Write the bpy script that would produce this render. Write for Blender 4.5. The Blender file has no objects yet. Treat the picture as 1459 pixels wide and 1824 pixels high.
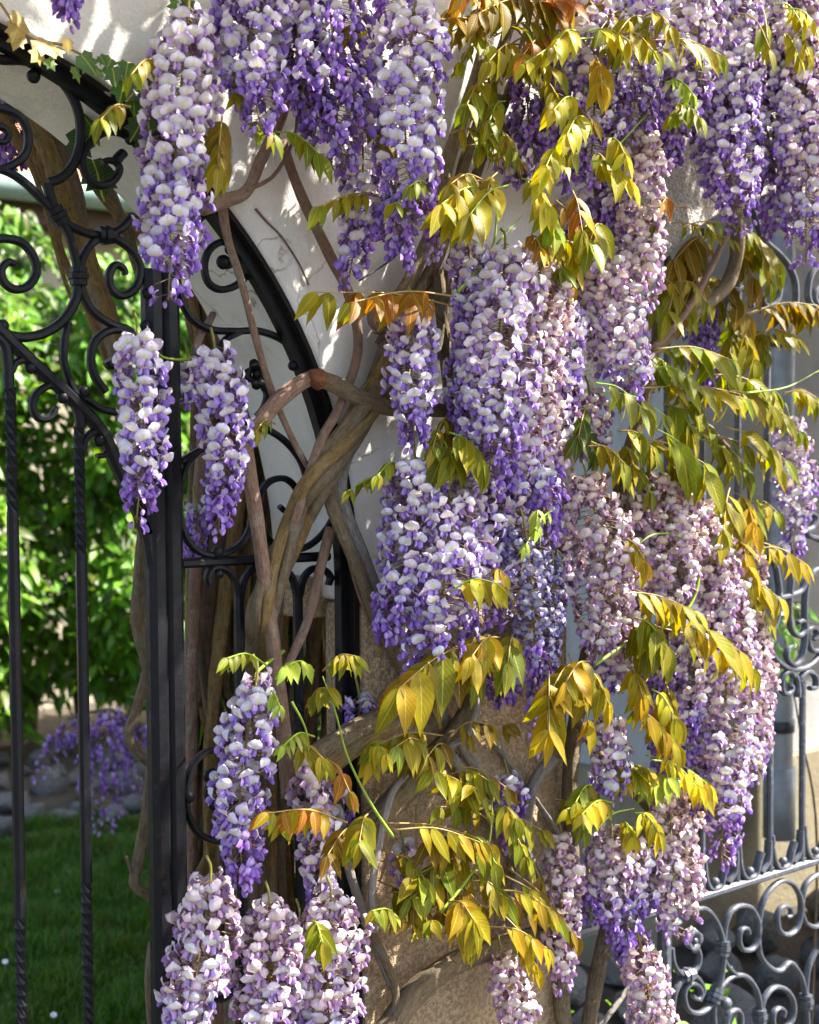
import bpy, math, random
import numpy as np
from mathutils import Vector, Matrix
random.seed(7); rng = np.random.default_rng(7)
scene = bpy.context.scene
COL = scene.collection
# ------------------------------------------------------------------ camera
HD, PT, RO = math.radians(39.2), math.radians(2.4), math.radians(0.4)
fw = Vector((math.sin(HD)*math.cos(PT), math.cos(HD)*math.cos(PT), -math.sin(PT)))
rt = Vector((math.cos(HD), -math.sin(HD), 0)); up = rt.cross(fw)
rt, up = rt*math.cos(RO)-up*math.sin(RO), up*math.cos(RO)+rt*math.sin(RO)
CAM = Vector((-1.32, -1.76, 1.6)); FPX = 2533.0
cd = bpy.data.cameras.new('camera'); cam = bpy.data.objects.new('camera', cd); COL.objects.link(cam)
cam.matrix_world = Matrix.Translation(CAM) @ Matrix((rt, up, -fw)).transposed().to_4x4()
cd.sensor_fit = 'VERTICAL'; cd.sensor_height = 36; cd.lens = 50; cd.clip_start = 0.05; cd.clip_end = 400
cd.dof.use_dof = True; cd.dof.focus_distance = 2.1; cd.dof.aperture_fstop = 5.6
scene.camera = cam
scene.cycles.max_bounces = 6; scene.cycles.diffuse_bounces = 3; scene.cycles.glossy_bounces = 2; scene.cycles.transmission_bounces = 3
# ------------------------------------------------------------------ sky, sun, exposure
SUN = Vector((0.56, -0.38, 0.80)).normalized()
w = bpy.data.worlds.new('World'); scene.world = w; w.use_nodes = True
nt = w.node_tree; bg = nt.nodes['Background']; sk = nt.nodes.new('ShaderNodeTexSky')
sk.sky_type = 'NISHITA'; sk.sun_disc = False; sk.air_density = 1.0; sk.dust_density = 2.5; sk.ozone_density = 0.4
sk.sun_elevation = math.asin(SUN.z); sk.sun_rotation = math.atan2(SUN.x, SUN.y)
nt.links.new(sk.outputs[0], bg.inputs[0]); bg.inputs[1].default_value = 0.11
sd = bpy.data.lights.new('sun', 'SUN'); so = bpy.data.objects.new('sun', sd); COL.objects.link(so)
sd.energy = 5.0; sd.angle = math.radians(0.5); sd.color = (1, 0.95, 0.86)
so.rotation_euler = SUN.to_track_quat('Z', 'Y').to_euler(); so.location = (3, -3, 6)
vs = scene.view_settings; vs.view_transform = 'Standard'; vs.look = 'None'; vs.exposure = 2.08; vs.gamma = 1
vs.use_curve_mapping = False
# ------------------------------------------------------------------ helpers
def ray(x, y): return fw + rt*((x-729.5)/FPX) - up*((y-912)/FPX)
def P(x, y, Y=0.0):                      # a point on the vertical plane Y (parallel to the wall)
    d = ray(x, y); return CAM + d*((Y-CAM.y)/d.y)
def PZ(x, y, Z): return CAM + ray(x, y)*Z
def depth(p): return (Vector(p)-CAM).dot(fw)
def spline(pts, n=6):
    pts = [np.array(p, float) for p in pts]
    if len(pts) < 3:
        return [pts[0] + (pts[1]-pts[0])*t for t in np.linspace(0, 1, n+1)]
    q = [2*pts[0]-pts[1]] + pts + [2*pts[-1]-pts[-2]]
    out = []
    for i in range(1, len(q)-2):
        a, b, c, d = q[i-1:i+3]
        for k in range(n):
            t = k/n
            out.append(0.5*((2*b) + (c-a)*t + (2*a-5*b+4*c-d)*t*t + (3*b-a-3*c+d)*t**3))
    out.append(pts[-1]); return out
ORG = {}
def link(name, data, parent=None, org=(0, 0, 0), label=None, cat=None, group=None, kind=None):
    o = bpy.data.objects.new(name, data); COL.objects.link(o)
    org = Vector(org); ORG[o] = org
    if parent is not None:
        o.parent = parent; o.location = org - ORG[parent]
    else: o.location = org
    if label: o['label'] = label
    if cat: o['category'] = cat
    if group: o['group'] = group
    if kind: o['kind'] = kind
    return o
def thing(name, label, cat, org=(0, 0, 0), group=None): return link(name, None, None, org, label, cat, group)
class MB:
    def __init__(s): s.V = []; s.F = []; s.C = []; s.U = []; s.n = 0
    def add(s, V, F, col=None, uv=None):
        V = np.asarray(V, float).reshape(-1, 3)
        s.V.append(V); s.F += [tuple(i+s.n for i in f) for f in F]
        s.C.append(np.tile(col, (len(V), 1)) if col is not None and np.ndim(col) == 1 else (col if col is not None else np.ones((len(V), 3))))
        s.U.append(uv if uv is not None else np.zeros((len(V), 2)))
        s.n += len(V); return s
    def mesh(s, name, mat, org=(0, 0, 0), smooth=True, attr=False):
        V = np.concatenate(s.V) - np.array(org)
        me = bpy.data.meshes.new(name); me.from_pydata(V.tolist(), [], s.F)
        if attr:
            C = np.concatenate(s.C); a = me.color_attributes.new('Col', 'FLOAT_COLOR', 'POINT')
            a.data.foreach_set('color', np.c_[C, np.ones(len(C))].astype(np.float32).ravel())
            U = np.concatenate(s.U); b = me.attributes.new('leafuv', 'FLOAT2', 'POINT')
            b.data.foreach_set('vector', U.astype(np.float32).ravel())
        if smooth: me.polygons.foreach_set('use_smooth', [True]*len(me.polygons))
        me.materials.append(mat); me.update(); return me
    def obj(s, name, mat, parent=None, org=(0, 0, 0), smooth=True, attr=False, **k):
        return link(name, s.mesh(name, mat, org, smooth, attr), parent, org, **k)
def frames(pts, ref=None):
    pts = [np.array(p, float) for p in pts]; T = []
    for i in range(len(pts)):
        t = pts[min(i+1, len(pts)-1)] - pts[max(i-1, 0)]; T.append(t/(np.linalg.norm(t)+1e-12))
    n = np.array(ref, float) if ref is not None else np.cross(T[0], [0.3, 0.9, 0.2])
    N = []
    for t in T:
        n = n - t*np.dot(n, t); n = n/(np.linalg.norm(n)+1e-12); N.append(n)
    return pts, T, N
def tube(mb, pts, rad, sides=8, rough=0.0, col=None, seed=0):
    pts, T, N = frames(pts); m = len(pts)
    rad = np.interp(np.linspace(0, 1, m), np.linspace(0, 1, len(rad)), rad) if np.ndim(rad) else np.full(m, rad)
    r0 = np.random.default_rng(seed+m); ph = r0.uniform(0, 6.28, 6)
    V = []; F = []; L = 0; U = []
    for i in range(m):
        if i: L += np.linalg.norm(pts[i]-pts[i-1])
        B = np.cross(T[i], N[i])
        for k in range(sides):
            a = 2*math.pi*k/sides
            r = rad[i]*(1 + rough*(0.5*math.sin(3*a+ph[0]+L*9) + 0.45*math.sin(2*a+ph[1]-L*15) + 0.35*math.sin(5*a+ph[2]+L*6) + 0.3*math.sin(L*70+ph[3]+2*a)))
            V.append(pts[i] + (N[i]*math.cos(a)+B*math.sin(a))*r); U.append((a/6.2832, L))
    for i in range(m-1):
        for k in range(sides):
            k2 = (k+1) % sides
            F.append((i*sides+k, i*sides+k2, (i+1)*sides+k2, (i+1)*sides+k))
    F.append(tuple(range(sides))[::-1]); F.append(tuple(range((m-1)*sides, m*sides)))
    mb.add(V, F, col, np.array(U))
def bar(mb, pts, wi, wd, ref=(0, 1, 0), taper=None, twist=None):
    """chamfered flat bar: wi = width in the plane, wd = width along ref"""
    pts, T, N = frames(pts, ref); m = len(pts); V = []; F = []
    c = 0.28; prof = [(1, 1-2*c), (1-2*c, 1), (-1+2*c, 1), (-1, 1-2*c), (-1, -1+2*c), (-1+2*c, -1), (1-2*c, -1), (1, -1+2*c)]
    c2 = [(a, b) for a, b in prof]
    for i in range(m):
        B = np.cross(T[i], N[i]); s = taper[i] if taper is not None else 1
        a = twist[i] if twist is not None else 0
        for x, y in c2:
            x2, y2 = x*wi/2*s, y*wd/2*(0.35+0.65*s if taper is not None else 1)
            if a: x2, y2 = x2*math.cos(a)-y2*math.sin(a), x2*math.sin(a)+y2*math.cos(a)
            V.append(pts[i] + B*x2 + N[i]*y2)
    for i in range(m-1):
        for k in range(8):
            k2 = (k+1) % 8; F.append((i*8+k, i*8+k2, (i+1)*8+k2, (i+1)*8+k))
    F.append(tuple(range(8))[::-1]); F.append(tuple(range((m-1)*8, m*8)))
    mb.add(V, F)
def box(mb, x0, x1, y0, y1, z0, z1):
    V = [(x, y, z) for z in (z0, z1) for y in (y0, y1) for x in (x0, x1)]
    mb.add(V, [(0, 2, 3, 1), (4, 5, 7, 6), (0, 1, 5, 4), (2, 6, 7, 3), (0, 4, 6, 2), (1, 3, 7, 5)])
def ball(mb, c, r, n=6, sc=(1, 1, 1), jit=0.0, seed=0, col=None):
    V = [(0, 0, 1)]; F = []; r0 = np.random.default_rng(seed)
    for i in range(1, n):
        t = math.pi*i/n
        for k in range(n+2):
            a = 2*math.pi*k/(n+2); V.append((math.sin(t)*math.cos(a), math.sin(t)*math.sin(a), math.cos(t)))
    V.append((0, 0, -1)); s = n+2
    for k in range(s):
        F.append((0, 1+k, 1+(k+1) % s)); b = 1+(n-2)*s; F.append((len(V)-1, b+(k+1) % s, b+k))
    for i in range(n-2):
        for k in range(s): F.append((1+i*s+k, 1+(i+1)*s+k, 1+(i+1)*s+(k+1) % s, 1+i*s+(k+1) % s))
    V = np.array(V)*(1+jit*r0.uniform(-1, 1, (len(V), 1)))
    mb.add(V*np.array(sc)*r + np.array(c), F, col)
# ------------------------------------------------------------------ materials
def mat(name):
    m = bpy.data.materials.new(name); m.use_nodes = True
    return m, m.node_tree, m.node_tree.nodes['Principled BSDF']
def N(nt, t, **k):
    n = nt.nodes.new(t)
    for a, v in k.items():
        if a[0] == '_': n.inputs[int(a[1:])].default_value = v
        else: setattr(n, a, v)
    return n
def ramp(nt, src, stops):
    r = nt.nodes.new('ShaderNodeValToRGB'); e = r.color_ramp.elements
    while len(e) < len(stops): e.new(0.5)
    for i, (p, c) in enumerate(stops): e[i].position = p; e[i].color = (*c, 1)
    nt.links.new(src, r.inputs[0]); return r.outputs[0]
def noise(nt, scale, detail=6, rough=0.6, vec=None, sc=None):
    n = nt.nodes.new('ShaderNodeTexNoise'); n.inputs['Scale'].default_value = scale
    n.inputs['Detail'].default_value = detail; n.inputs['Roughness'].default_value = rough
    if vec is None:
        g = nt.nodes.new('ShaderNodeNewGeometry'); vec = g.outputs['Position']
    if sc:
        mp = nt.nodes.new('ShaderNodeMapping'); mp.inputs['Scale'].default_value = sc
        nt.links.new(vec, mp.inputs[0]); vec = mp.outputs[0]
    nt.links.new(vec, n.inputs['Vector']); return n.outputs[0]
def mix(nt, f, a, b, mode='MIX'):
    m = nt.nodes.new('ShaderNodeMix'); m.data_type = 'RGBA'; m.blend_type = mode
    for i, v in ((0, f), (6, a), (7, b)):
        if hasattr(v, 'links') or hasattr(v, 'is_linked'): nt.links.new(v, m.inputs[i])
        else: m.inputs[i].default_value = v if i == 0 else (*v, 1)
    return m.outputs[2]
def bump(nt, b, h, s, d=0.01):
    n = nt.nodes.new('ShaderNodeBump'); n.inputs['Strength'].default_value = s; n.inputs['Distance'].default_value = d
    nt.links.new(h, n.inputs['Height']); nt.links.new(n.outputs[0], b.inputs['Normal']); return n
def stone_mat(name, stops, scale, bs, bd, fine=220, rough=0.9, speck=None, stain=None, crack=None):
    m, t, b = mat(name)
    c = ramp(t, noise(t, scale), stops)
    if speck: c = mix(t, ramp(t, noise(t, fine, 3, 0.7), [(0.42, (0, 0, 0)), (0.6, (1, 1, 1))]), speck, c)
    if stain: c = mix(t, ramp(t, noise(t, 5.5, 8, 0.72, sc=(1, 1, 0.45)), [(0.52, (0, 0, 0)), (0.72, (0.85,)*3)]), c, stain)
    if crack:
        c = mix(t, ramp(t, noise(t, 2.6, 9, 0.75), [(0.50, (0, 0, 0)), (0.70, (0.55,)*3)]), c, stain)
        g = t.nodes.new('ShaderNodeNewGeometry'); ad = t.nodes.new('ShaderNodeVectorMath'); ad.operation = 'MULTIPLY_ADD'
        nz = t.nodes.new('ShaderNodeTexNoise'); nz.inputs['Scale'].default_value = 7; nz.inputs['Detail'].default_value = 6; t.links.new(g.outputs['Position'], nz.inputs['Vector'])
        t.links.new(nz.outputs['Color'], ad.inputs[0]); ad.inputs[1].default_value = (0.22,)*3; t.links.new(g.outputs['Position'], ad.inputs[2])
        vo = t.nodes.new('ShaderNodeTexVoronoi'); vo.feature = 'DISTANCE_TO_EDGE'; vo.inputs['Scale'].default_value = 3.4; t.links.new(ad.outputs[0], vo.inputs['Vector'])
        ln = ramp(t, vo.outputs['Distance'], [(0.0, (1, 1, 1)), (0.010, (0, 0, 0))]); mk = ramp(t, noise(t, 3.1, 4), [(0.50, (0, 0, 0)), (0.58, (0.8,)*3)])
        c = mix(t, mix(t, 1.0, ln, mk, 'MULTIPLY'), c, crack)
    t.links.new(c, b.inputs['Base Color']); b.inputs['Roughness'].default_value = rough
    a = t.nodes.new('ShaderNodeMath'); a.operation = 'ADD'
    t.links.new(noise(t, fine, 3, 0.6), a.inputs[0]); t.links.new(noise(t, scale*4, 8, 0.65), a.inputs[1])
    bump(t, b, a.outputs[0], bs, bd); return m
M = {}
M['plaster'] = stone_mat('plaster', [(0.3, (0.62, 0.59, 0.53)), (0.55, (0.76, 0.73, 0.67)), (0.8, (0.82, 0.79, 0.73))], 4, 0.32, 0.006, 150, stain=(0.44, 0.41, 0.36), crack=(0.22, 0.19, 0.16))
M['roughcast'] = stone_mat('roughcast', [(0.3, (0.5, 0.45, 0.4)), (0.6, (0.68, 0.65, 0.6))], 6, 0.8, 0.012, 160, speck=(0.36, 0.31, 0.27))
M['sandstone'] = stone_mat('sandstone', [(0.3, (0.46, 0.32, 0.18)), (0.5, (0.57, 0.42, 0.25)), (0.75, (0.66, 0.52, 0.34))], 7, 0.9, 0.009, 170, speck=(0.32, 0.21, 0.12), stain=(0.22, 0.17, 0.11), crack=(0.13, 0.09, 0.06))
M['house_wall'] = stone_mat('house_wall', [(0.3, (0.32, 0.33, 0.33)), (0.7, (0.45, 0.46, 0.46))], 3, 0.4, 0.008, 140, stain=(0.25, 0.23, 0.2))
M['plinth'] = stone_mat('plinth', [(0.3, (0.19, 0.16, 0.10)), (0.7, (0.30, 0.26, 0.17))], 5, 0.5, 0.008, 120, stain=(0.14, 0.12, 0.08))
M['cream_wall'] = stone_mat('cream_wall', [(0.3, (0.34, 0.30, 0.22)), (0.7, (0.45, 0.40, 0.30))], 3, 0.4, 0.008)
M['soil'] = stone_mat('soil', [(0.3, (0.05, 0.04, 0.03)), (0.7, (0.13, 0.10, 0.07))], 9, 0.9, 0.02, 90)
M['paving'] = stone_mat('paving', [(0.3, (0.045, 0.043, 0.040)), (0.7, (0.08, 0.075, 0.07))], 6, 0.5, 0.006, 140)  # unseen ground in front, toned dark to cut light bounced upward
M['turf'] = stone_mat('turf', [(0.3, (0.02, 0.05, 0.008)), (0.7, (0.045, 0.10, 0.015))], 12, 0.9, 0.02, 90)
M['rock'] = stone_mat('rock', [(0.3, (0.10, 0.095, 0.09)), (0.6, (0.24, 0.235, 0.225)), (0.8, (0.40, 0.39, 0.36))], 9, 1.0, 0.03, 60, stain=(0.20, 0.16, 0.10))
M['tile'] = stone_mat('tile', [(0.3, (0.22, 0.09, 0.05)), (0.7, (0.33, 0.15, 0.09))], 9, 0.5, 0.005)
def bark(name, stops, bs=0.8):
    m, t, b = mat(name)
    at = t.nodes.new('ShaderNodeAttribute'); at.attribute_name = 'leafuv'
    g = noise(t, 5, 8, 0.7, at.outputs['Vector'], (4, 7, 1))
    g2 = noise(t, 90, 5, 0.7)
    c = ramp(t, g, stops)
    c = mix(t, ramp(t, g2, [(0.35, (0.5,)*3), (0.7, (1.15,)*3)]), (0, 0, 0), c, 'MIX') if False else mix(t, 0.38, c, ramp(t, g2, [(0.3, tuple(v*0.45 for v in stops[0][1])), (0.7, tuple(v*1.1 for v in stops[-1][1]))]))
    t.links.new(c, b.inputs['Base Color']); b.inputs['Roughness'].default_value = 0.85
    a = t.nodes.new('ShaderNodeMath'); a.operation = 'ADD'; t.links.new(g, a.inputs[0]); t.links.new(g2, a.inputs[1])
    c = mix(t, ramp(t, noise(t, 26, 7, 0.7), [(0.56, (0, 0, 0)), (0.66, (0.65,)*3)]), c, (0.30, 0.29, 0.22))
    t.links.new(c, b.inputs['Base Color'])
    bump(t, b, a.outputs[0], min(1, bs*1.2), 0.014); return m
M['bark'] = bark('bark', [(0.38, (0.15, 0.10, 0.05)), (0.5, (0.27, 0.19, 0.10)), (0.64, (0.36, 0.27, 0.16))])
M['bark_gold'] = bark('bark_gold', [(0.38, (0.17, 0.095, 0.026)), (0.5, (0.36, 0.22, 0.065)), (0.64, (0.50, 0.33, 0.12))])
M['bark_red'] = bark('bark_red', [(0.38, (0.16, 0.085, 0.05)), (0.5, (0.26, 0.15, 0.10)), (0.64, (0.34, 0.22, 0.15))], 0.5)
M['bark_grey'] = bark('bark_grey', [(0.38, (0.16, 0.14, 0.12)), (0.5, (0.27, 0.24, 0.21)), (0.64, (0.38, 0.34, 0.30))], 0.5)
def iron(name, c0, c1, r):
    m, t, b = mat(name)
    c = ramp(t, noise(t, 60, 6, 0.7), [(0.35, c0), (0.62, c1), (0.74, tuple(v*3.5 for v in c1))])
    c = mix(t, ramp(t, noise(t, 22, 8, 0.75), [(0.60, (0, 0, 0)), (0.70, (0.7,)*3)]), c, (0.035, 0.016, 0.008))
    t.links.new(c, b.inputs['Base Color'])
    t.links.new(ramp(t, noise(t, 35, 5), [(0.3, (r-0.1,)*3), (0.7, (r+0.15,)*3)]), b.inputs['Roughness'])
    b.inputs['Specular IOR Level'].default_value = 0.24 if 'blue' not in name else 0.5
    bump(t, b, noise(t, 150, 4, 0.6), 0.25, 0.002); return m
M['iron'] = iron('iron', (0.0035, 0.0036, 0.0050), (0.0065, 0.0068, 0.0095), 0.46)
M['iron_blue'] = iron('iron_blue', (0.045, 0.05, 0.065), (0.075, 0.082, 0.10), 0.38)
M['lining'] = iron('lining', (0.005, 0.004, 0.0035), (0.011, 0.008, 0.0065), 0.62)
def simple(name, c, r=0.5, metal=0.0):
    m, t, b = mat(name)
    t.links.new(ramp(t, noise(t, 25, 5), [(0.3, tuple(v*0.75 for v in c)), (0.7, tuple(v*1.15 for v in c))]), b.inputs['Base Color'])
    b.inputs['Roughness'].default_value = r; b.inputs['Metallic'].default_value = metal; return m
M['zinc'] = simple('zinc', (0.42, 0.47, 0.51), 0.5, 0.2)
M['gutter'] = simple('gutter', (0.20, 0.30, 0.27), 0.5)
M['eaves'] = simple('eaves', (0.07, 0.035, 0.02), 0.7)
M['green_stem'] = simple('green_stem', (0.24, 0.36, 0.03), 0.45)
M['brown_stem'] = simple('brown_stem', (0.30, 0.20, 0.05), 0.5)
M['wire'] = simple('wire', (0.02, 0.02, 0.022), 0.5)
M['rust_cut'] = stone_mat('rust_cut', [(0.3, (0.16, 0.05, 0.015)), (0.7, (0.33, 0.13, 0.045))], 60, 0.9, 0.01)
M['daisy'] = simple('daisy', (0.8, 0.8, 0.76), 0.6)
def foliage(name, trans, rough, vein=True, spec=0.4, tint=1.0):
    m, t, b = mat(name)
    at = t.nodes.new('ShaderNodeAttribute'); at.attribute_name = 'Col'; c = at.outputs['Color']
    oi = t.nodes.new('ShaderNodeObjectInfo')
    c = mix(t, 0.35, c, ramp(t, noise(t, 45, 4), [(0.3, (0.55,)*3), (0.7, (1.3,)*3)]), 'MULTIPLY')
    if vein:
        uv = t.nodes.new('ShaderNodeAttribute'); uv.attribute_name = 'leafuv'
        sp = t.nodes.new('ShaderNodeSeparateXYZ'); t.links.new(uv.outputs['Vector'], sp.inputs[0])
        def mth(op, a, v2=None):
            n = t.nodes.new('ShaderNodeMath'); n.operation = op
            for i, v in ((0, a), (1, v2)):
                if v is None: continue
                if isinstance(v, (int, float)): n.inputs[i].default_value = v
                else: t.links.new(v, n.inputs[i])
            return n.outputs[0]
        ax = mth('ABSOLUTE', sp.outputs[0])
        mid = mth('LESS_THAN', ax, 0.055)
        w_ = mth('SINE', mth('MULTIPLY', mth('SUBTRACT', sp.outputs[1], mth('MULTIPLY', ax, 0.28)), 56.0))
        side = mth('GREATER_THAN', w_, 0.90)
        v = mth('MAXIMUM', mid, mth('MULTIPLY', side, 0.32))
        c = mix(t, v, c, mix(t, 0.5, c, (0.62, 0.55, 0.10)))
        bump(t, b, mth('MULTIPLY', w_, -1.0), 0.07, 0.002)
    t.links.new(c, b.inputs['Base Color']); b.inputs['Roughness'].default_value = rough
    b.inputs['Specular IOR Level'].default_value = spec
    tr = t.nodes.new('ShaderNodeBsdfTranslucent')
    hs = t.nodes.new('ShaderNodeHueSaturation'); hs.inputs['Saturation'].default_value = 1.15; hs.inputs['Value'].default_value = tint
    t.links.new(c, hs.inputs['Color']); t.links.new(hs.outputs[0], tr.inputs[0])
    mx = t.nodes.new('ShaderNodeMixShader'); mx.inputs[0].default_value = trans
    out = t.nodes['Material Output']
    t.links.new(b.outputs[0], mx.inputs[1]); t.links.new(tr.outputs[0], mx.inputs[2]); t.links.new(mx.outputs[0], out.inputs[0])
    return m
M['leaf'] = foliage('leaf', 0.42, 0.40, tint=1.55, spec=0.17)
M['petal'] = foliage('petal', 0.12, 0.55, False, 0.25, 1.15)
M['hedge_leaf'] = foliage('hedge_leaf', 0.35, 0.4, True, 0.4, 1.4)
M['grass'] = foliage('grass', 0.35, 0.5, False, 0.3, 1.4)
# ------------------------------------------------------------------ ground
def sheet(name, m, x0, x1, y0, y1, z, kind='structure'):
    mb = MB(); nx = 12
    xs = np.linspace(x0, x1, nx); ys = np.linspace(y0, y1, nx)
    V = [(x, y, z) for y in ys for x in xs]
    F = [(j*nx+i, j*nx+i+1, (j+1)*nx+i+1, (j+1)*nx+i) for j in range(nx-1) for i in range(nx-1)]
    mb.add(V, F); return mb.obj(name, M[m], kind=kind)
sheet('ground', 'soil', -90, 90, -90, 90, 0)
sheet('path', 'paving', -8, 9, -7, -0.12, 0.004)
sheet('lawn', 'turf', -3, 1.62, 0.35, 4.0, 0.004)
# ------------------------------------------------------------------ garden wall with two arches
A1X, A1R, ZS = -0.774, 0.784, 1.40
A2X, A2R = 1.19, 0.72
WT = 0.24
J1, J0 = A1X+A1R, A1X-A1R; K0, K1 = A2X-A2R, A2X+A2R
ZB = 1.365
gw = thing('garden_wall', 'white plastered garden wall with two arched openings and sandstone pillars', 'wall', (0.2, 0.08, 0))
def arc(cx, R, n=48): return [(cx-R*math.cos(math.pi*i/n), ZS+R*math.sin(math.pi*i/n)) for i in range(n+1)]
out = [(-3.4, ZB), (J0, ZB)] + arc(A1X, A1R) + [(J1, ZB), (K0, ZB)] + arc(A2X, A2R) + [(K1, ZB), (3.4, ZB), (3.4, 2.78), (-3.4, 2.78)]
import bmesh
def extrude_poly(name, poly, y0, y1, m, parent, bev=0.012):
    bm = bmesh.new()
    a = [bm.verts.new((x, y0, z)) for x, z in poly]; b = [bm.verts.new((x, y1, z)) for x, z in poly]
    n = len(poly)
    bm.faces.new(a); bm.faces.new(b[::-1])
    for i in range(n):
        j = (i+1) % n; f = bm.faces.new((a[j], a[i], b[i], b[j]))
    bmesh.ops.recalc_face_normals(bm, faces=bm.faces)
    es = [e for e in bm.edges if len(e.link_faces) == 2 and e.calc_face_angle(0) > 0.8]
    bmesh.ops.bevel(bm, geom=es, offset=bev, segments=3, affect='EDGES', profile=0.5)
    bmesh.ops.triangulate(bm, faces=[f for f in bm.faces if len(f.verts) > 4])
    org = ORG[parent] if parent else Vector((0, 0, 0))
    for v in bm.verts: v.co -= org
    me = bpy.data.meshes.new(name); bm.to_mesh(me); bm.free(); me.materials.append(m)
    me.polygons.foreach_set('use_smooth', [True]*len(me.polygons))
    try: me.set_sharp_from_angle(angle=0.7)
    except Exception: pass
    return link(name, me, parent, org)
extrude_poly('plaster', out, 0, WT, M['plaster'], gw)
# a band of coarse roughcast over the side arch (slightly proud of the plaster)
ro = [(A2X-(A2R+0.002)*math.cos(math.pi*i/40), ZS+(A2R+0.002)*math.sin(math.pi*i/40)) for i in range(2, 34)]
ro2 = [(A2X-(A2R+0.24+0.02*math.sin(i*1.7))*math.cos(math.pi*i/40), ZS+(A2R+0.24+0.02*math.sin(i*2.3))*math.sin(math.pi*i/40)) for i in range(2, 34)]
extrude_poly('arch_render', ro+ro2[::-1], -0.007, 0.05, M['roughcast'], gw, 0.004)
for x0, x1, nm in ((-3.4, J0, 0), (J1+0.002, K0-0.002, 1), (K1, 3.4, 0)):
    # sandstone pillar, a shallow slab in front of the garden side
    extrude_poly('pillar', [(x0, 0), (x1, 0), (x1, ZB-0.002), (x0, ZB-0.002)], -0.008, 0.095, M['sandstone'], gw, 0.010)
extrude_poly('impost', [(J1-0.03, ZB-0.03), (J1+0.12, ZB-0.03), (J1+0.12, ZB+0.035), (J1-0.03, ZB+0.035)], 0.097, WT-0.06, M['sandstone'], gw, 0.006)
mb = MB(); box(mb, -3.5, 3.5, -0.07, WT+0.07, 2.782, 2.86); mb.obj('coping', M['tile'], gw, ORG[gw], smooth=False)
# ------------------------------------------------------------------ house behind the side gate
hs = thing('house', 'grey rendered house behind the side gate', 'house', (3.8, 2.4, 0))
mb = MB(); box(mb, 1.9, 6, 1.0, 2.9, 0.62, 2.95); mb.obj('wall', M['house_wall'], hs, ORG[hs], False)
mb = MB(); box(mb, 1.86, 6.05, 0.97, 2.95, 0, 0.618); mb.obj('plinth', M['plinth'], hs, ORG[hs], False)
mb = MB(); e0, e1, ym = 0.02, 3.5, 1.95  # unseen roof, its eave pushed far out to shade the house wall
V = []
for x in (1.6, 6.2): V += [(x, e0, 2.9), (x, e1, 2.9), (x, ym, 4.5), (x, e0, 2.96), (x, e1, 2.96), (x, ym, 4.58)]
mb.add(V, [(0, 2, 8, 6), (2, 1, 7, 8), (3, 9, 11, 5), (5, 11, 10, 4), (0, 6, 9, 3), (1, 4, 10, 7), (0, 3, 5, 2), (2, 5, 4, 1), (6, 8, 11, 9), (8, 7, 10, 11)])
mb.obj('roof', M['tile'], hs, ORG[hs], False)
mb = MB(); mb.add([(1.91, 1.01, 2.952), (1.91, 2.89, 2.952), (1.91, 1.95, 4.48), (5.99, 1.01, 2.952), (5.99, 2.89, 2.952), (5.99, 1.95, 4.48)], [(0, 1, 2), (3, 5, 4)])
mb.obj('gable', M['house_wall'], hs, ORG[hs], False)
pp = P(1389, 1100, 0.9)
dp = thing('downpipe', 'grey zinc downpipe running down the house wall', 'pipe', (pp.x, 0.9, 0.35))
mb = MB(); tube(mb, [(pp.x, 0.9, z) for z in np.linspace(0.42, 2.9, 12)], 0.042, 14); mb.obj('pipe', M['zinc'], dp, ORG[dp])
for z in (0.75, 1.93):
    mb = MB(); tube(mb, [(pp.x, 0.9, z-0.018), (pp.x, 0.9, z+0.018)], 0.047, 14); box(mb, pp.x-0.012, pp.x+0.012, 0.94, 1.0, z-0.012, z+0.012)
    mb.obj('bracket', M['iron_blue'], dp, ORG[dp])
mb = MB(); tube(mb, [(pp.x, 0.9, 0.62), (pp.x, 0.9, 0.40)], [0.05, 0.05], 14); mb.obj('socket', M['zinc'], dp, ORG[dp])
# ------------------------------------------------------------------ cottage far behind the lawn
q = P(40, 335, 6.3)
h2 = thing('cottage', 'cream walled cottage with green gutter and dark eaves beyond the hedge', 'house', (1, 7.6, 0))
mb = MB(); box(mb, -3, 5, 6.6, 9, 0, q.z+0.1); mb.obj('wall', M['cream_wall'], h2, ORG[h2], False)
mb = MB(); V = []
for x in (-3.3, 5.3): V += [(x, 6.3, q.z+0.06), (x, 9.3, q.z+0.06), (x, 7.8, q.z+1.5)]
mb.add(V, [(0, 3, 5, 2), (1, 2, 5, 4), (0, 2, 1), (3, 4, 5), (0, 1, 4, 3)]); mb.obj('roof', M['tile'], h2, ORG[h2], False)
mb = MB(); box(mb, -3.2, 5.2, 6.34, 6.598, q.z-0.19, q.z-0.04); mb.obj('eaves', M['eaves'], h2, ORG[h2], False)
mb = MB(); tube(mb, [(x, 6.25, q.z) for x in np.linspace(-3.2, 5.2, 14)], 0.085, 14); mb.obj('gutter', M['gutter'], h2, ORG[h2])
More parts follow.
